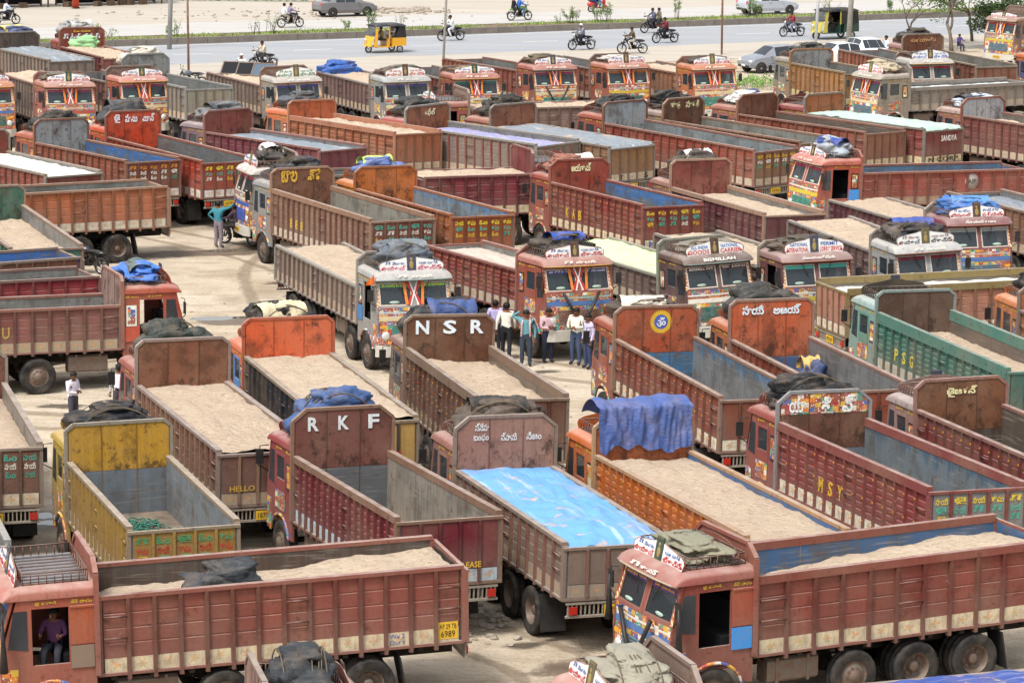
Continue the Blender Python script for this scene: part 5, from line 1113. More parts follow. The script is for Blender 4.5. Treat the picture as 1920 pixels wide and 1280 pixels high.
POSES = dict(
    stand=STAND,
    step=pose(kl=(.10, .11, .51), al=(.14, .13, .09), tl=(.29, .15, .035), kr=(-.03, -.11, .50), ar=(-.14, -.12, .10), tr=(0, -.14, .035), el=(-.10, .26, 1.14), wl=(-.08, .28, .90), hl=(-.07, .28, .83), er=(.04, -.26, 1.13), wr=(.16, -.24, .93), hr=(.19, -.23, .87)),
    headhand=pose(sr=(0, -.19, 1.42), er=(.02, -.42, 1.52), wr=(.02, -.20, 1.66), hr=(.02, -.12, 1.68), el=(-.04, .27, 1.13), wl=(.02, .27, .88), hl=(.03, .27, .80)),
    armsfold=pose(el=(.02, .27, 1.14), wl=(.20, .06, 1.14), hl=(.22, -.02, 1.15), er=(.02, -.27, 1.13), wr=(.20, -.06, 1.10), hr=(.22, .03, 1.10), hea=(.04, .02, 1.57), top=(.04, .02, 1.65)),
    reach=pose(sr=(.02, -.19, 1.42), er=(.16, -.36, 1.46), wr=(.26, -.50, 1.62), hr=(.29, -.53, 1.69), el=(-.06, .42, 1.18), wl=(.02, .22, 1.00), hl=(.05, .16, .98)),
    ride=pose(pel=(0, 0, .10), spi=(.05, 0, .30), che=(.12, 0, .50), nec=(.15, 0, .64), hea=(.19, 0, .75), top=(.19, 0, .83), sl=(.12, .19, .57), el=(.30, .30, .36), wl=(.52, .29, .33), hl=(.57, .29, .33), sr=(.12, -.19, .57), er=(.30, -.30, .36), wr=(.52, -.29, .33), hr=(.57, -.29, .33),
              pl=(.03, .11, .07), kl=(.40, .20, .02), al=(.22, .20, -.40), tl=(.36, .22, -.44), pr=(.03, -.11, .07), kr=(.40, -.20, .02), ar=(.22, -.20, -.40), tr=(.36, -.22, -.44)),
    pillion=pose(pel=(0, 0, .10), spi=(.02, 0, .30), che=(.05, 0, .50), nec=(.06, 0, .64), hea=(.09, 0, .75), top=(.09, 0, .83), sl=(.05, .19, .57), el=(.12, .26, .32), wl=(.28, .20, .18), hl=(.32, .19, .16), sr=(.05, -.19, .57), er=(.12, -.26, .32), wr=(.28, -.20, .18), hr=(.32, -.19, .16),
              pl=(.03, .12, .07), kl=(.36, .23, .0), al=(.20, .22, -.34), tl=(.34, .24, -.38), pr=(.03, -.12, .07), kr=(.36, -.23, .0), ar=(.20, -.22, -.34), tr=(.34, -.24, -.38)),
    sit=pose(pel=(0, 0, .10), spi=(.0, 0, .30), che=(.03, 0, .50), nec=(.04, 0, .64), hea=(.06, 0, .75), top=(.06, 0, .83), sl=(.03, .19, .57), el=(.16, .26, .36), wl=(.38, .20, .38), hl=(.44, .19, .40), sr=(.03, -.19, .57), er=(.16, -.26, .36), wr=(.38, -.20, .38), hr=(.44, -.19, .40),
              pl=(.03, .11, .07), kl=(.42, .14, .06), al=(.42, .14, -.34), tl=(.56, .15, -.38), pr=(.03, -.11, .07), kr=(.42, -.14, .06), ar=(.42, -.14, -.34), tr=(.56, -.15, -.38)))
def m_body(pn):
    P = POSES[pn]; names = list(P); me = bpy.data.meshes.new('b'); me.from_pydata([P[n] for n in names], [(names.index(a), names.index(c)) for a, c in BON], [])
    o = bpy.data.objects.new('b', me); md = o.modifiers.new('s', 'SKIN'); md.use_smooth_shade = True
    sd = me.skin_vertices[0].data if me.skin_vertices else None
    if sd is None:
        bm = bmesh.new(); bm.from_mesh(me); bm.verts.layers.skin.verify(); bm.to_mesh(me); bm.free(); sd = me.skin_vertices[0].data
    for i, n in enumerate(names):
        r = RAD.get(n) or RAD[n[0]]; sd[i].radius = (r * (1.25 if n in ('che', 'pel') else 1.0), r); sd[i].use_root = n == 'pel'
    s2 = o.modifiers.new('d', 'SUBSURF'); s2.levels = 1; s2.render_levels = 1
    me2 = baked(o); bpy.data.objects.remove(o)
    me2.materials.clear()
    for m in (SKIN, CLOTHES, PANTS, SHOE): me2.materials.append(m)
    V = {n: Vector(P[n]) for n in names}
    for p in me2.polygons:
        best = None
        for a, c in BON:
            A, B = V[a], V[c]; d = B - A; t = max(0, min(1, (p.center - A).dot(d) / max(d.length_squared, 1e-9))); q = (A + d * t - p.center).length / ((RAD.get(c) or RAD[c[0]]) + .03)
            if best is None or q < best[0]: best = (q, c, t)
        p.material_index = BMAT[best[1]] if not (best[1] == 'spi' and best[2] < .25) else 2
        if best[1] in ('pl', 'pr'): p.material_index = 2
        p.use_smooth = True
    # fingers, nose, ears, eyes
    b = MB()
    for sd_ in 'lr':
        w, h = V['w' + sd_], V['h' + sd_]; d = (h - w).normalized(); sx = d.cross(Vector((1, 0, 0)) if abs(d.x) < .9 else Vector((0, 1, 0))).normalized(); up = d.cross(sx)
        for k, ln in enumerate((.065, .08, .085, .078)):
            a = h + d * .03 + sx * (k - 1.5) * .018; b.tube([a, a + d * ln * .55, a + d * ln * .9 + up * .02], [.010, .009, .007], 5)
        a = h - d * .01 - sx * .03; b.tube([a, a - sx * .03 + d * .03, a - sx * .035 + d * .06], [.012, .010, .008], 5)
    hc = V['hea']; f = Vector((1, 0, 0))
    b.ell(hc + Vector((.098, 0, -.005)), (.02, .014, .024), 6, 5)
    for sg in (1, -1): b.ell(hc + Vector((0, sg * .098, 0)), (.02, .012, .03), 6, 5); b.ell(hc + Vector((.085, sg * .036, .025)), (.012, .014, .009), 6, 4, 1)
    b.ell(hc + Vector((.088, 0, -.05)), (.010, .028, .008), 6, 4, 2)
    fm = b.mesh('f', [SKIN, HAIR, SHOE]); bm = bmesh.new(); bm.from_mesh(me2); n0 = len(bm.faces); bm.from_mesh(fm); bm.faces.ensure_lookup_table()
    for q in bm.faces[n0:]: q.material_index = {0: 0, 1: 3, 2: 0}[q.material_index]; q.smooth = True
    bm.to_mesh(me2); bm.free(); return me2
def m_hair(pn, cap):
    hc = Vector(POSES[pn]['hea']) + Vector((-.012, 0, .035)); b = MB()
    b.ell(hc, (.112, .108, .108), 14, 9, 0, lambda d: (1.0 if d.z > -.15 or d.x < -.1 else .70) + .05 * noise.noise(d * 5)); return b.mesh('hair' if not cap else 'cap', [HAIR if not cap else PRINT])
def person(label, loc, rz, pn, shirt, pants, scale=1.0, cap=None, scarf=None, group=None):
    o = tag(ob('person', cached(('body', pn), lambda: m_body(pn)), None, hx(shirt), loc, (0, 0, rz), (scale,) * 3), label, 'person', group)
    o['pants'] = tuple(float(c) for c in hx(pants))
    h = ob('hair' if not cap else 'cap', cached(('hair', pn, bool(cap)), lambda: m_hair(pn, cap)), o, hx(cap) if cap else None)
    if scarf:
        b = MB()
        for sg in (1, -1): b.grid(lambda u, v: (.12 + .05 * math.sin(u * 3) - .12 * (1 - min(1, u * 5)), sg * (.09 + .05 * v + .02 * u), 1.47 - .55 * u), 12, 3)
        b.tube([(-.10 + .17 * abs(math.cos(t)) * 0, .12 * math.cos(t), 1.45) for t in (0, .8, 1.6, 2.4, 3.14)], .03, 6)
        ob('scarf', b.mesh('scarf', [mk_check('scarf_check', '#cfc0bc', '#a04a50')]), o)
    return o
def mk_check(n, a, c2):
    def mk():
        m = NT(n); tc = m.n('ShaderNodeTexCoord'); ck = m.n('ShaderNodeTexChecker'); ck.inputs['Scale'].default_value = 26; ck.inputs['Color1'].default_value = hx(a); ck.inputs['Color2'].default_value = hx(c2)
        m.l(tc.outputs['Object'], ck.inputs['Vector']); m.base(ck.outputs[0]); m.set(Roughness=.9); return m.m
    return cached(('ck', n), mk)

person('man in blue shirt with checked scarf, hand on his head', (.42, 95.9, 0), R(-95), 'headhand', '#5f9098', '#3a4250', 1.0, None, True)
person('man in pink checked shirt standing with arms folded', (1.08, 96.5, 0), R(-60), 'armsfold', '#c9a8ac', '#2a3040', .98)
person('man in white shirt among the group at the red bumper', (1.93, 96.2, 0), R(-120), 'armsfold', '#d8d4c4', '#42506a', 1.03)
person('man in pale lilac shirt beside the ringed headboard truck', (2.28, 95.6, 0), R(-150), 'stand', '#b8b0cc', '#3a4460', .98)
person('man in white shirt seen from behind near the brown truck', (-.18, 97.0, 0), R(80), 'step', '#dcd8cc', '#2c2c30', 1.02)
person('person in lavender shirt half hidden behind the brown headboard', (-.52, 97.9, 0), R(100), 'stand', '#b6acd8', '#33343c', .97)
person('man in teal checked shirt leaning on the truck front', (-10.85, 118.2, 0), R(55), 'reach', '#3f808c', '#8c8088', 1.02)
person('boy in white shirt with red stripe behind the yellow truck', (-11.9, 86.3, 0), R(-30), 'armsfold', '#d6d0dc', '#4a4650', .92)
person('person in white shirt seen from behind by the maroon cab', (-10.75, 87.2, 0), R(110), 'stand', '#dcdce4', '#4a4650', .95)
person('man in white shirt and white cap near the road', (-14.77, 175.04, 0), R(-80), 'stand', '#dcdce0', '#5a5a60', 1.0, '#e0e0e0')
person('man in white shirt standing beside the brown truck cab', (21.75, 190.2, 0), R(200), 'stand', '#ccd6de', '#35383c', 1.0)
person('person in purple seated under the roadside tree', (27.25, 199.3, .34), R(-60), 'sit', '#5c4a8c', '#3c3444', .8)
person('man crouched on a black motorcycle by the whitish truck', (-10.2, 118.9, .68), R(150), 'ride', '#4a3a44', '#3a3432', .95)

T, s_m = TR['M']
q = Matrix.LocRotScale(T.location, T.rotation_euler, None) @ Vector((.72, .62, 1.62))
person('driver in purple sitting in the doorway of the lower left cab', q, T.rotation_euler.z + 1.2, 'sit', '#5c3a5c', '#33343c', .95)
# ---------------------------------------------------------------- motorcycles
def m_mtyre(r, w): return MB().lathe([(r - .07, -w), (r - .01, -w * .8), (r, 0), (r - .01, w * .8), (r - .07, w)], lambda a, c, q: (a, q, c), 22).mesh('tyre', [RUBBER])
def m_mrim(r):
    b = MB().lathe([(r - .055, -.02), (r - .085, -.02), (r - .085, .02), (r - .055, .02)], lambda a, c, q: (a, q, c), 22); b.lathe([(.0, -.05), (.045, -.05), (.045, .05), (0, .05)], lambda a, c, q: (a, q, c), 10)
    for k in range(6):
        t = k * math.pi / 3; b.tube([(.04 * math.cos(t), 0, .04 * math.sin(t)), ((r - .08) * math.cos(t), 0, (r - .08) * math.sin(t))], .012, 4)
    return b.mesh('rim', [CHROME])
def bike_mesh(k):
    b = MB()
    if k == 'frame': b.tube([(.46, 0, .98), (.36, 0, .70), (.12, 0, .34), (-.20, 0, .34), (-.30, 0, .66), (-.62, 0, .74)], .03, 6).tube([(.42, 0, .86), (-.1, 0, .72), (-.30, 0, .66)], .03, 6); [b.tube([(-.22, y, .38), (-.64, y, .30)], .022, 5).tube([(-.60, y, .30), (-.42, y, .68)], .022, 5) for y in (.10, -.10)]; return b.mesh('frame', [BLACK])
    if k == 'fork': [b.tube([(.45, y, .98), (.64, y, .30)], .024, 6) for y in (.08, -.08)]; b.tube([(.34, .36, 1.06), (.46, .30, 1.04), (.47, 0, .99), (.46, -.30, 1.04), (.34, -.36, 1.06)], .014, 5); [b.tube([(.44, y, 1.04), (.46, y * 1.2, 1.22)], .007, 4).ell((.46, y * 1.2, 1.24), (.02, .06, .035), 8, 5) for y in (.24, -.24)]; return b.mesh('handlebar', [BLACK])
    if k == 'tank': b.ell((.14, 0, .82), (.30, .15, .15), 14, 8, 0, lambda d: 1 + .12 * d.x); b.ell((-.52, 0, .76), (.26, .11, .07), 12, 6); b.ell((.56, 0, .66), (.17, .06, .06), 10, 5); return b.mesh('tank', [CARP])
    if k == 'seat': b.ell((-.32, 0, .80), (.42, .13, .065), 14, 6, 0, lambda d: 1 + .1 * d.x); return b.mesh('seat', [BLACK])
    if k == 'engine': b.box(-.18, .20, -.12, .12, .28, .52).lathe([(.09, -.17), (.09, .17)], lambda a, c, w: (a, w, .36 + c), 12); b.ell((.06, 0, .60), (.11, .10, .12), 10, 6); return b.mesh('engine', [CHAS])
    if k == 'exhaust': b.tube([(.20, -.12, .45), (.16, -.16, .30), (-.20, -.18, .28), (-.72, -.19, .36)], [.02, .025, .045, .05], 8); return b.mesh('exhaust', [CHROME])
    if k == 'lamp': b.lathe([(.0, -.08), (.07, -.06), (.09, 0), (.075, .02), (0, .03)], lambda a, c, w: (.54 + w, a, .93 + c), 12); return b.mesh('headlight', [LAMP])
    if k == 'guard': b.grid(lambda u, v: (-.63 - .36 * math.cos(.3 + 2.3 * u), -.07 + .14 * v, .31 + .36 * math.sin(.3 + 2.3 * u)), 10, 2); b.grid(lambda u, v: (.66 - .34 * math.cos(.6 + 1.7 * u), -.06 + .12 * v, .31 + .34 * math.sin(.6 + 1.7 * u)), 10, 2); return b.mesh('mudguard', [BLACK])
BIKE = []
def motorbike(label, loc, rz, col, lean=0.0):
    M = thing('motorcycle', label, 'motorcycle', loc, rz, 'motorcycles'); M.rotation_euler.x = lean
    for x in (.65, -.63):
        w = ob('wheel', None, M, None, (x, 0, .31)); ob('tyre', cached('mt', lambda: m_mtyre(.31, .05)), w); ob('rim', cached('mr', lambda: m_mrim(.31)), w)
    for k, n in (('frame', 'frame'), ('fork', 'handlebar'), ('seat', 'seat'), ('engine', 'engine'), ('exhaust', 'exhaust'), ('lamp', 'headlight'), ('guard', 'mudguard')): ob(n, cached('mb' + k, lambda: bike_mesh(k)), M)
    ob('tank', cached('mbtank', lambda: bike_mesh('tank')), M, hx(col)); return M
LFT, RGT = R(27.1 + 180), R(27.1)
def rider(label, M, shirt, pants, pn='ride', dx=-.12, cap=None):
    q = Matrix.LocRotScale(M.location, M.rotation_euler, None) @ Vector((dx, 0, .72)); return person(label, q, M.rotation_euler.z, pn, shirt, pants, 1.0, cap, None, 'riders on motorcycles')
def at(s, n): return rp(s, n, .006)
m = motorbike('motorcycle with two riders on the far carriageway', at(83.1, 194.2), RGT, '#26282c'); rider('rider in mauve shirt on the far carriageway motorcycle', m, '#8c8498', '#6a625c'); rider('pillion passenger in white shirt on the far carriageway', m, '#e0e2e4', '#8a7f70', 'pillion', -.50)
m = motorbike('motorcycle at the roadside edge ridden by a man in cream', at(71.1, 170.1), LFT + .1, '#1f2226'); rider('man in cream shirt riding at the near road edge', m, '#c0b4a0', '#4a4648')
m = motorbike('black motorcycle ridden by a man all in white', at(88.8, 182.1), LFT, '#17181a'); rider('man dressed all in white on a black motorcycle', m, '#e4e4e8', '#dcdce0')
m = motorbike('green and black motorcycle far across the median', at(99.6, 193.8), RGT, '#5f8a3c'); rider('rider in bright blue shirt across the median', m, '#3a68b8', '#3f5f78'); rider('pillion passenger in black across the median', m, '#26262a', '#33302e', 'pillion', -.50)
m = motorbike('dark motorcycle ridden by a man in white helmet', at(93.6, 173.8), LFT, '#202226'); rider('rider in grey shirt and white helmet', m, '#767a86', '#2c2e36', 'ride', -.12, '#c8cace')
m = motorbike('motorcycle ridden by a man in olive brown shirt', at(95.4, 170.7), LFT - .35, '#1c1d20'); rider('rider in olive brown shirt nearest the trucks', m, '#5c5140', '#b0a8a0')
m = motorbike('black motorcycle ridden by a man in dark red shirt', at(100.7, 176.0), LFT, '#17181b'); rider('rider in dark red shirt', m, '#702a34', '#26282c')
m = motorbike('motorcycle with two riders overtaking near the kerb', at(103.5, 182.5), LFT, '#2a2730'); rider('rider in slate shirt near the kerb', m, '#5c6272', '#3a3c44'); rider('pillion passenger in olive shirt near the kerb', m, '#6a6450', '#3a3a3c', 'pillion', -.50)
m = motorbike('motorcycle ridden by a person in red just behind the green rickshaw', at(110.6, 177.0), LFT, '#3a3c46'); rider('rider in red shirt beside the green rickshaw', m, '#8c343c', '#9098a8')
m = motorbike('motorcycle at the upper left corner on the far shoulder', at(66.7, 202.6), RGT, '#1d1f22'); rider('rider in pale blue shirt at the upper left corner', m, '#b8c8d8', '#33343c')
motorbike('parked motorcycle tail showing beside the orange truck wheels', (-14.9, 112.2, 0), R(150), '#2a2d34')
motorbike('black motorcycle parked against the whitish truck front', (-10.15, 118.95, 0), R(150), '#1d1e20')
motorbike('motorcycle parked behind the grey tail at the road edge', (-17.35, 173.15, 0), R(200), '#5c626a')
# red scooter
S_ = thing('scooter', 'red scooter with two riders on the far shoulder', 'scooter', at(107.9, 198.1), RGT)
for x in (.60, -.55):
    w = ob('wheel', None, S_, None, (x, 0, .23)); ob('tyre', cached('st', lambda: m_mtyre(.23, .06)), w); ob('rim', cached('sr', lambda: m_mrim(.23)), w)
ob('body', MB().ell((-.38, 0, .55), (.46, .19, .24), 14, 8).ell((.48, 0, .62), (.10, .2, .34), 12, 8).box(-.2, .45, -.16, .16, .26, .34).ell((.60, 0, .36), (.2, .09, .08), 10, 6).mesh('body', [CARP]), S_, hx('#b0222a'))
ob('seat', MB().ell((-.38, 0, .80), (.44, .14, .06), 12, 6).mesh('seat', [BLACK]), S_); ob('handlebar', MB().tube([(.36, .32, 1.0), (.46, 0, .98), (.36, -.32, 1.0)], .016, 5).tube([(.46, 0, .98), (.58, 0, .3)], .025, 6).mesh('handlebar', [BLACK]), S_)
ob('headlight', MB().ell((.50, 0, .98), (.08, .10, .07), 10, 6).mesh('headlight', [LAMP]), S_)
rider('scooter rider in maroon shirt', S_, '#8c3a44', '#3f5a94', 'ride', -.22); rider('scooter passenger in dark clothes', S_, '#2a2a33', '#2f3a5c', 'pillion', -.55)

# ---------------------------------------------------------------- cars
def car(label, loc, rz, col, sedan=False):
    C = thing('car', label, 'car', loc, rz, 'cars by the road'); hw = .84
    if sedan: ST = [(-2.10, .72, .80, .86, .45), (-2.02, .92, .98, .84, .30), (-1.45, .96, 1.02, .80, .24), (-1.0, .96, 1.40, .66, .24), (-.3, .95, 1.50, .66, .24), (.45, .93, 1.44, .66, .24), (1.10, .90, 1.0, .80, .24), (1.75, .80, .86, .80, .26), (2.05, .60, .66, .84, .36)]; gl = {'side': (3, 5), 'ws': (5, 6), 'rw': (2, 3)}
    else: ST = [(-1.92, .74, .86, .86, .42), (-1.86, .96, 1.10, .80, .28), (-1.60, .98, 1.44, .68, .24), (-.7, .97, 1.53, .68, .24), (.30, .94, 1.46, .68, .24), (.95, .92, 1.02, .80, .24), (1.60, .82, .90, .80, .26), (1.90, .58, .66, .84, .36)]; gl = {'side': (2, 4), 'ws': (4, 5), 'rw': (1, 2)}
    b = MB(); g = {'ws': MB(), 'rw': MB(), 'l': MB(), 'r': MB()}
    def ring(st):
        x, zs, zt, wt, zb = st; wt = wt * hw; w = hw * (.94 if abs(x) > 1.8 else 1)
        return [(x, -w * .92, zb), (x, -w, zb + .22), (x, -w * .985, zs), (x, -wt, zt), (x, -wt * .5, zt + .02), (x, wt * .5, zt + .02), (x, wt, zt), (x, w * .985, zs), (x, w, zb + .22), (x, w * .92, zb)]
    Rg = [ring(s_) for s_ in ST]; n = len(ST)
    for i in range(n - 1):
        for j in range(9):
            q = [Rg[i][j], Rg[i + 1][j], Rg[i + 1][j + 1], Rg[i][j + 1]]; tgt = None
            if j in (2, 6) and gl['side'][0] <= i < gl['side'][1]: tgt = g['r' if j == 2 else 'l']
            if j in (3, 4, 5) and gl['ws'][0] == i: tgt = g['ws']
            if j in (3, 4, 5) and gl['rw'][0] == i: tgt = g['rw']
            b.add(q, [(3, 2, 1, 0)], 0, tgt is None)
            if tgt is not None:
                cen = sum((Vector(p) for p in q), Vector()) / 4; nn = (Vector(q[1]) - Vector(q[0])).cross(Vector(q[3]) - Vector(q[0])).normalized() * -.006
                tgt.add([cen + (Vector(p) - cen) * (.92 if j in (2, 6) else .97) + (nn if nn.dot(cen - Vector((0, 0, 1.0))) > 0 else -nn) for p in q], [(3, 2, 1, 0)])
    b.add(Rg[0], [tuple(range(10))]); b.add(Rg[-1], [tuple(range(10))[::-1]])
    ob('body', b.mesh('body', [CARP]), C, hx(col))
    for k, nme in (('ws', 'windscreen'), ('rw', 'rear_window'), ('l', 'side_window'), ('r', 'side_window')): ob(nme, g[k].mesh(nme, [CGL]), C)
    xf, xr = (1.30, -1.25) if sedan else (1.22, -1.20)
    for x in (xf, xr):
        for sg in (1, -1):
            w = ob('wheel', None, C, None, (x, sg * .76, .30), (0, 0, 0 if sg > 0 else math.pi)); ob('tyre', cached('ct', lambda: MB().lathe([(.19, -.08), (.28, -.09), (.30, -.06), (.30, .06), (.28, .09), (.19, .09)], lambda a, c, q: (a, q, c), 20).mesh('tyre', [RUBBER])), w)
            ob('rim', cached('crim', lambda: MB().lathe([(.20, .085), (.17, .07), (.06, .06), (.05, .09), (0, .09)], lambda a, c, q: (a, q, c), 14).mesh('rim', [CHROME])), w)
            ob('wheel_arch', cached(('arch', sg), lambda: MB().lathe([(.35, 0), (.0, .002)], lambda a, c, q: (a, q, c), 20).mesh('wheel_arch', [BLACK])), C, None, (x, sg * .842, .32))
    L2 = ST[-1][0]; L1 = ST[0][0]
    for sg in (1, -1):
        ob('headlight', MB().ell((L2 - .16, sg * .60, .70), (.20, .15, .08), 10, 6).mesh('headlight', [LAMP]), C); ob('tail_lamp', MB().ell((L1 + .08, sg * .66, .86), (.10, .12, .14), 10, 6).mesh('tail_lamp', [REDP]), C)
        ob('mirror', MB().ell((.62, sg * .95, 1.0), (.07, .09, .06), 10, 6).mesh('mirror', [CARP]), C, hx(col)); ob('door_handle', MB().box(-.35, -.18, sg * .845 - .01, sg * .845 + .012, .82, .85).mesh('door_handle', [CHROME]), C)
    ob('bumper', MB().box(L2 - .10, L2 + .03, -.62, .62, .34, .46).box(L1 - .03, L1 + .10, -.62, .62, .36, .48).mesh('bumper', [BLACK]), C); ob('number_plate', MB().box(L2 + .03, L2 + .045, -.22, .22, .40, .50).mesh('number_plate', [WHITE]), C)
    return C
CGL = mk_plain('car_glass', '#20262a', .05, 0, .9)
car('silver grey hatchback parked beside the tan truck', (14.75, 185.3, .0), R(205), '#7c8088')
car('silver sedan on the far carriageway behind the rusty pole', at(118.3, 192.6), RGT, '#a8acb2', True)
car('dark grey sedan on the far shoulder', at(90.1, 201.2), RGT, '#6c6a6c', True)
car('white hatchback parked behind the tan truck', (20.74, 190.26, 0), R(-72), '#d4d6d6')
car('white sedan parked next to the white hatchback', (18.75, 187.84, 0), R(206), '#dcdcdc', True)

# ---------------------------------------------------------------- auto rickshaws
def rickshaw(label, loc, rz, lower, top, upper, dark=False):
    A = thing('auto_rickshaw', label, 'rickshaw', loc, rz, 'auto rickshaws')
    out = [(-1.20, .42), (-1.18, .90), (-.30, .90), (-.28, .40)]
    ob('rear_body', MB().prism(out[::-1], lambda u, v, w: (u, w, v), -.64, .64).mesh('rear_body', [CARP]), A, hx(lower))
    ob('rear_panel', MB().hexa([(-1.20, -.62, .90), (-.55, -.62, .90), (-.55, .62, .90), (-1.20, .62, .90), (-1.12, -.60, 1.60), (-.75, -.60, 1.60), (-.75, .60, 1.60), (-1.12, .60, 1.60)]).mesh('rear_panel', [BLACK]), A)
    ob('floor', MB().box(-.30, .90, -.60, .60, .34, .40).box(-.1, -.04, -.62, .62, .40, .85).mesh('floor', [CARP]), A, hx(lower))
    ob('front_cowl', MB().grid(lambda u, v: (.98 + .22 * math.cos((u - .5) * 2.6) * (1 - .25 * v) - .10 * v, (.60 - .10 * (1 - v)) * math.sin((u - .5) * math.pi) , .40 + .62 * v), 16, 5).grid(lambda u, v: (.72 + .26 * v, -.60 + 1.2 * u, .40 + .62 * (1 - v * 0)), 1, 1).mesh('front_cowl', [CARP]), A, hx(top))
    for sg in (1, -1): ob('door_post', MB().hexa([(.70, sg * .62 - .02, .40), (.95, sg * .62 - .02, .40), (.95, sg * .62 + .02, .40), (.70, sg * .62 + .02, .40), (.66, sg * .60 - .02, 1.62), (.74, sg * .60 - .02, 1.62), (.74, sg * .60 + .02, 1.62), (.66, sg * .60 + .02, 1.62)]).box(-.12, -.06, sg * .61 - .02, sg * .61 + .02, .85, 1.62).mesh('door_post', [CARP]), A, hx(top))
    ob('windscreen', MB().hexa([(1.03, -.50, 1.02), (1.05, -.50, 1.02), (1.05, .50, 1.02), (1.03, .50, 1.02), (.74, -.52, 1.60), (.76, -.52, 1.60), (.76, .52, 1.60), (.74, .52, 1.60)]).mesh('windscreen', [GLASS]), A)
    def rf(u, v):
        t = (v - .5) * math.pi; x = -1.18 + 2.05 * u; e = (1 - (2 * u - 1) ** 6); return (x, .66 * math.copysign(abs(math.sin(t)) ** .5, math.sin(t)), 1.58 + .17 * abs(math.cos(t)) ** .5 * (.35 + .65 * e))
    ob('canopy', MB().grid(rf, 14, 14).box(-1.15, .82, -.62, .62, 1.575, 1.585).mesh('canopy', [CLOTH]), A, hx(upper))
    if dark:
        for sg in (1, -1): ob('side_curtain', MB().box(-1.1, -.12, sg * .63 - .012, sg * .63 + .012, .88, 1.58).mesh('side_curtain', [BLACK]), A)
    ob('seat', MB().box(-.92, -.40, -.55, .55, .88, 1.0).box(.02, .36, -.32, .32, .72, .84).mesh('seat', [BLACK]), A)
    for x, y in ((1.02, 0), (-.78, .56), (-.78, -.56)):
        w = ob('wheel', None, A, None, (x, y, .22)); ob('tyre', cached('rt', lambda: m_mtyre(.22, .07)), w); ob('rim', cached('rr', lambda: m_mrim(.22)), w)
    ob('fender', MB().grid(lambda u, v: (1.02 - .27 * math.cos(.5 + 2.2 * u), -.11 + .22 * v, .24 + .27 * math.sin(.5 + 2.2 * u)), 10, 2).mesh('fender', [CARP]), A, hx(top))
    ob('headlight', MB().ell((1.22, 0, .78), (.05, .09, .09), 10, 6).mesh('headlight', [LAMP]), A)
    ob('handlebar', MB().tube([(.78, -.3, 1.05), (.86, 0, 1.08), (.78, .3, 1.05)], .02, 5).tube([(.86, 0, 1.08), (.98, 0, .5)], .025, 5).mesh('handlebar', [BLACK]), A)
    return A
def seated(label, A, x, y, z, shirt, pants, pn='sit'):
    q = Matrix.LocRotScale(A.location, A.rotation_euler, None) @ Vector((x, y, z)); return person(label, q, A.rotation_euler.z, pn, shirt, pants, .92, None, None, 'people in rickshaws')
A = rickshaw('yellow auto rickshaw with black canopy on the road', at(81.7, 176.7), LFT, '#d49a1e', '#d8a024', '#33363a'); seated('driver in khaki inside the yellow rickshaw', A, .15, 0, .74, '#8a7a58', '#5a5040')
seated('passenger in white seated in the yellow rickshaw', A, -.66, .1, .90, '#c4c0bc', '#a8a4a0')
A = rickshaw('green and yellow auto rickshaw behind the white pole', at(112.3, 174.8), LFT, '#17382f', '#b0a442', '#1f2224', True); A.scale = (1.25, 1.1, 1.12); seated('driver in brown inside the green rickshaw', A, .15, 0, .80, '#5c4a3c', '#3c3430')

# ---------------------------------------------------------------- poles
CONC = mk_plain('pole_concrete', '#9c9a94', .85, 0, .2, 2, '#7c7870', .6); RUST = mk_plain('rusty_pipe', '#7c5a48', .8, 0, .3, 4, '#a08c7c', .7); WPOLE = mk_plain('white_pole', '#ccd0d4', .5, 0, .3, 2, '#a8aaac', .5)
def pole(label, x, y, h, r0, r1, mat, lean=0.0, arm=False, base=None):
    P = thing('pole', label, 'pole', (x, y, 0), 0, 'roadside poles'); dx = math.tan(R(lean)) * h
    ob('shaft', MB().tube([(0, 0, -.3), (dx * .5, 0, h * .5), (dx, 0, h)], [r0, (r0 + r1) / 2, r1], 10).mesh('shaft', [mat]), P)
    ob('cross_arm', MB().box(dx - .9, dx + .9, -.05, .05, h - .5, h - .4).mesh('cross_arm', [RUST]), P)
    if base: ob('painted_base', MB().tube([(0, 0, 0), (dx * .1, 0, h * .1)], r0 + .012, 10).mesh('painted_base', [base]), P)
    return P
pole('grey concrete pole standing in front of the median', *rp(70.4, 183.0)[:2], 9.0, .15, .11, CONC, 2.2)
pole('thin rusty pole at the near road edge left of centre', -18.1, 179.8, 8.5, .07, .05, RUST, -.5)
pole('weathered pole rising behind the grey truck', -4.1, 184.4, 8.5, .08, .06, CONC, 2.4)
pole('brown rusty pole behind the orange truck near the hatchback', 12.45, 195.4, 8.5, .07, .055, RUST, -.4)
pole('slim white pole in front of the green rickshaw', 18.8, 203.2, 9.0, .10, .08, WPOLE, 2.0)
pole('thick grey pole behind the tan truck', 20.0, 195.2, 9.5, .17, .13, CONC, 2.3)
pole('blue and black pole on the median', *rp(113.6, 187.2)[:2], 8.0, .09, .07, CONC, 0.0, False, BLACK)

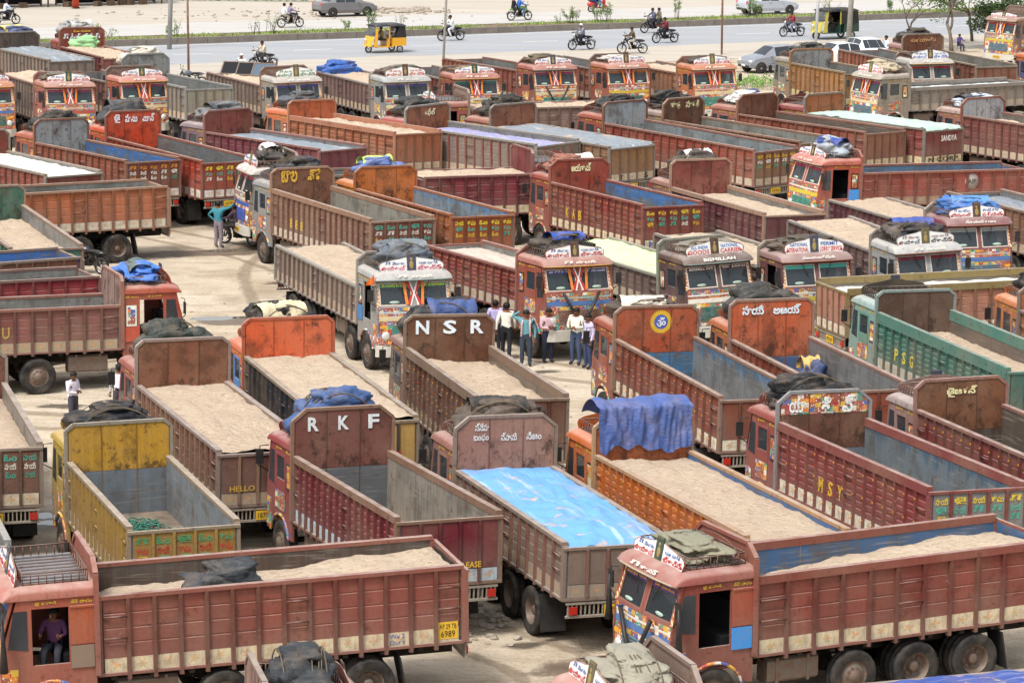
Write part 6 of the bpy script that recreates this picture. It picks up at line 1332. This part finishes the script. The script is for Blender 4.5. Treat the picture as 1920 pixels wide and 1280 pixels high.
# ---------------------------------------------------------------- plants
def mk_leaf(n, a, c2):
    m = NT(n); p = m.pos(); g = m.n('ShaderNodeNewGeometry'); c = m.mix(g.outputs['Random Per Island'], hx(a), hx(c2)); m.base(c); m.set(Roughness=.6); m.b.inputs['Specular IOR Level'].default_value = .2; return m.m
LEAF = mk_leaf('green_leaves', '#4f6a34', '#7c9450'); LEAFD = mk_leaf('dark_tree_leaves', '#33452c', '#55683c'); GRASS = mk_leaf('verge_grass', '#6c8a48', '#9aa860'); BARK = mk_plain('tree_bark', '#6c6258', .9, 0, .1, 6, '#4a4038', .7, .5)
def leaves(b, c, r, n, size, rr, flat=1.0):
    for _ in range(n):
        d = Vector((rr.gauss(0, 1), rr.gauss(0, 1), rr.gauss(0, 1))).normalized() * (rr.random() ** .45); p = Vector(c) + Vector((d.x * r[0], d.y * r[1], d.z * r[2]))
        a = Vector((rr.gauss(0, 1), rr.gauss(0, 1), rr.gauss(0, .6))).normalized(); q = a.cross(Vector((rr.gauss(0, 1), rr.gauss(0, 1), rr.gauss(0, 1)))).normalized(); s_ = size * rr.uniform(.6, 1.3)
        b.add([p - a * s_, p + q * s_ * .4, p + a * s_, p - q * s_ * .4], [(0, 1, 2, 3)])
def branch(b, p, d, ln, r, dep, rr, tips):
    pts = [Vector(p)]; dd = Vector(d).normalized()
    for k in range(4):
        dd = (dd + Vector((rr.gauss(0, .16), rr.gauss(0, .16), rr.gauss(.03, .10)))).normalized(); pts.append(pts[-1] + dd * ln / 4)
    b.tube(pts, [r, r * .9, r * .78, r * .66, r * .55], 6); tips.append((pts[-1], dep))
    if dep > 0:
        for k in range(rr.choice((2, 3))):
            nd = (dd + Vector((rr.gauss(0, .55), rr.gauss(0, .55), rr.gauss(.12, .35)))).normalized(); branch(b, pts[-1 - (k % 2)], nd, ln * rr.uniform(.62, .8), r * .58, dep - 1, rr, tips)
def tree(label, loc, d, ln, r, dep, seed, leaf_n, mat, rad, name='tree'):
    rr = random.Random(seed); T = thing(name, label, 'tree', loc); b = MB(); tips = []; branch(b, (0, 0, -.1), d, ln, r, dep, rr, tips); ob('trunk', b.mesh('trunk', [BARK]), T)
    lb = MB()
    for p, q in tips:
        if q <= 1: leaves(lb, p, (rad, rad, rad * .7), leaf_n, .11, rr)
    if lb.f: ob('crown', lb.mesh('crown', [mat]), T)
    return T
tree('leaning roadside tree with dark green crown at the upper right', (26.7, 198.6, 0), (.22, 0, 1), 1.9, .16, 4, 12, 60, LEAFD, .75)
tree('leafy dark tree at the upper right corner', (30.6, 201.5, 0), (-.05, .1, 1), 1.15, .18, 4, 5, 70, LEAFD, .75)
tree('nearly bare small tree behind the brown truck', (24.2, 200.2, 0), (.08, 0, 1), 1.7, .10, 4, 21, 5, LEAF, .4)
tree('sparse leafy tree between the bare tree and the leaning one', (29.0, 206.0, 0), (.1, 0, 1), 2.2, .12, 4, 33, 40, LEAF, .7)
def shrub(label, s, n, h, w, k, seed, bare=False, col=LEAF):
    rr = random.Random(seed); T = thing('shrub', label, 'shrub', rp(s, n, .36), 0, 'shrubs on the median'); b = MB(); lb = MB()
    for i in range(k):
        x, y = rr.gauss(0, w * .3), rr.gauss(0, w * .2); tp = Vector((x + rr.gauss(0, w * .5), y + rr.gauss(0, w * .3), h * rr.uniform(.6, 1.0))); b.tube([(x, y, -.05), (x * .6 + tp.x * .4, y, h * .45), tp], [.016, .012, .006], 4)
        for q in (.55, .75, 1.0): leaves(lb, Vector((x, y, 0)).lerp(tp, q), (.16, .16, .14), 5 if bare else 26, .055, rr)
    ob('stem', b.mesh('stem', [BARK]), T); ob('foliage', lb.mesh('foliage', [col]), T)
SX = lambda px: 70.5 + (px - 290) * .0385 if px < 960 else 94.9 + (px - 960) * .0408
for i, (px, h, w, k, bare, lab) in enumerate(((204, .95, .35, 3, False, 'small sapling with drooping leaves behind the red slogan truck'), (228, .65, .5, 5, True, 'low grey shrub right of the sapling'), (323, .7, .35, 4, False, 'dark small shrub left of the rusty pole'), (338, 1.2, .3, 4, True, 'thin twiggy shrub touching the rusty pole'),
        (476, 1.1, .45, 5, True, 'twiggy shrub left of the two-rider motorcycle'), (505, 1.3, .7, 9, True, 'broad dry shrub just left of the two-rider motorcycle'), (635, .6, .25, 3, False, 'short shrub under the dark grey sedan'), (679, 1.3, .35, 5, False, 'green ball-topped sapling before the dark grey sedan'),
        (735, 1.1, .3, 4, True, 'twiggy stems right of the grey sedan'), (823, .9, .2, 3, True, 'thin shrub beside the weathered pole'), (1060, .7, .3, 3, True, 'thin stems left of the bushy grey shrub'), (1081, 1.0, .6, 9, False, 'bushy grey-green shrub left of the red scooter'), (1131, 1.2, .35, 5, False, 'green shrub in front of the red scooter'), (1148, 1.3, .4, 6, False, 'feathery shrub just right of the red scooter'),
        (1276, 1.5, .35, 5, False, 'tall thin shrub above the red-shirted rider'), (1420, 1.2, .7, 9, False, 'shrub hiding the side of the silver sedan'), (1565, 1.2, .8, 9, True, 'shrub above the green rickshaw'), (1690, 1.0, .5, 6, False, 'shrub on the median behind the bare tree'))):
    shrub(lab, SX(px), 187.0, h, w, k, 100 + i, bare)
rr = random.Random(3); b = MB()
for _ in range(9000):
    s_ = rr.uniform(62, 140); n_ = rr.uniform(186.15, 187.85); dn = noise.noise(Vector((s_ * .25, n_, 1.0)))
    if dn < -.18: continue
    p = Vector(rp(s_, n_, .35)); h = rr.uniform(.06, .22) * (1 + dn); a = rr.uniform(0, 6.28); w = .035
    b.add([p + Vector((math.cos(a) * w, math.sin(a) * w, 0)), p - Vector((math.cos(a) * w, math.sin(a) * w, 0)), p + Vector((rr.gauss(0, .06), rr.gauss(0, .06), h))], [(0, 1, 2)])
tag(ob('grass', b.mesh('grass', [GRASS])), 'short green grass along the road median', 'grass', None, 'stuff')
T = thing('weed_patch', 'clump of bright green weeds between the orange cab and tan truck', 'plant', (12.2, 176.2, 0)); b = MB(); lb = MB(); rr = random.Random(8)
for _ in range(130):
    x, y = rr.uniform(-2.3, 2.3), rr.uniform(-1.6, 1.6); h = rr.uniform(.25, .75); b.tube([(x, y, 0), (x + rr.gauss(0, .08), y + rr.gauss(0, .08), h)], .008, 3); leaves(lb, (x, y, h * .75), (.16, .16, h * .35), 16, .075, rr)
ob('stem', b.mesh('stem', [BARK]), T); ob('foliage', lb.mesh('foliage', [mk_leaf('weed_leaves', '#5f8c3c', '#92b060')]), T)
T = thing('hedge', 'dark green hedge at the far side of the road', 'hedge', rp(87, 216)); lb = MB(); [leaves(lb, (x * 1.2 - 6, 0, .55), (1.0, .7, .7), 180, .12, rr) for x in range(11)]; ob('foliage', lb.mesh('foliage', [LEAF]), T)

# ---------------------------------------------------------------- far side stalls, rubble, stones
WOOD = mk_plain('old_wood', '#5a4a3c', .9, 0, .1, 3, '#3a3028', .6)
def stall(label, s, n, w, seed):
    r = random.Random(seed); T = thing('roadside_stall', label, 'stall', rp(s, n), R(27.1), 'stalls across the road')
    for x in (-w / 2, w / 2):
        for y in (-.8, .8): ob('post', MB().box(x - .05, x + .05, y - .05, y + .05, 0, 2.3).mesh('post', [WOOD]), T)
    ob('back_wall', MB().box(-w / 2, w / 2, .84, .90, .1, 2.2).mesh('back_wall', [DARK]), T); ob('roof', MB().hexa([(-w / 2 - .3, -1.2, 2.2), (w / 2 + .3, -1.2, 2.2), (w / 2 + .3, 1.2, 2.45), (-w / 2 - .3, 1.2, 2.45), (-w / 2 - .3, -1.2, 2.24), (w / 2 + .3, -1.2, 2.24), (w / 2 + .3, 1.2, 2.49), (-w / 2 - .3, 1.2, 2.49)]).mesh('roof', [CLOTH]), T, hx('#4a4640'))
    ob('table', MB().box(-w / 2 + .2, w / 2 - .3, -.6, .2, .68, .74).box(-w / 2 + .25, -w / 2 + .32, -.55, -.48, 0, .68).box(w / 2 - .42, w / 2 - .35, -.55, -.48, 0, .68).mesh('table', [WOOD]), T)
    for k in range(3): ob('crate', MB().box(-.25, .25, -.2, .2, 0, .35).mesh('crate', [WOOD]), T, None, (r.uniform(-w / 2, w / 2 - .4), r.uniform(-1.1, -.8), 0), (0, 0, r.uniform(0, 1)))
stall('dark roadside stall at the upper left', 71.5, 215.6, 4.5, 1); stall('roadside stall with a wooden table', 76.8, 215.4, 4.0, 2); stall('roadside stall right of the red post', 80.6, 215.6, 3.0, 3)
P = thing('post_box', 'red cylindrical post across the road', 'post', rp(75.1, 213.0)); ob('column', MB().lathe([(.0, 0), (.24, 0), (.24, 1.2), (.28, 1.25), (.20, 1.4), (0, 1.45)], lambda a, c, w: (a, c, w), 14).mesh('column', [mk_plain('red_post_paint', '#b8402c', .5, 0, .3, 3, '#c8703c', .5)]), P); ob('foot', MB().lathe([(0, 0), (.3, 0), (.3, .08), (0, .08)], lambda a, c, w: (a, c, w), 14).mesh('foot', [DARK]), P)
def stones(name, label, cx, cy, rx, ry, n, s0, s1, seed, mat):
    r = random.Random(seed); b = MB()
    for _ in range(n):
        x, y, s_ = cx + r.gauss(0, rx), cy + r.gauss(0, ry), r.uniform(s0, s1); o = Vector((r.random() * 50, 0, 0)); b.ell((x, y, s_ * .3), (s_ * r.uniform(.7, 1.4), s_ * r.uniform(.7, 1.2), s_ * .55), 6, 4, 0, lambda d: 1 + .5 * noise.noise(d * 2 + o))
    for i in range(len(b.sm)): b.sm[i] = False
    tag(ob(name, b.mesh(name, [mat])), label, 'rubble', None, 'stuff')
STONE = mk_plain('pale_stone', '#a0968a', .9, 0, .1, 4, '#7a6c5c', .6)
stones('rubble', 'broken stone chips on the dirt behind the crimson truck', -.6, 66.8, .35, .8, 70, .03, .11, 1, STONE)
stones('far_rubble', 'pale rubble heaps across the road', *rp(95.5, 203.6)[:2], 1.8, 1.0, 120, .05, .28, 2, STONE)
stones('shoulder_rubble', 'scattered stones on the far shoulder', *rp(86, 203.5)[:2], 7.0, 2.5, 90, .04, .16, 3, STONE)
stones('pebbles', 'pebbles and clods scattered over the yard dirt', -4.0, 90.0, 7.0, 18.0, 500, .015, .05, 4, STONE)
bpy.data.scenes.remove(_tmp)
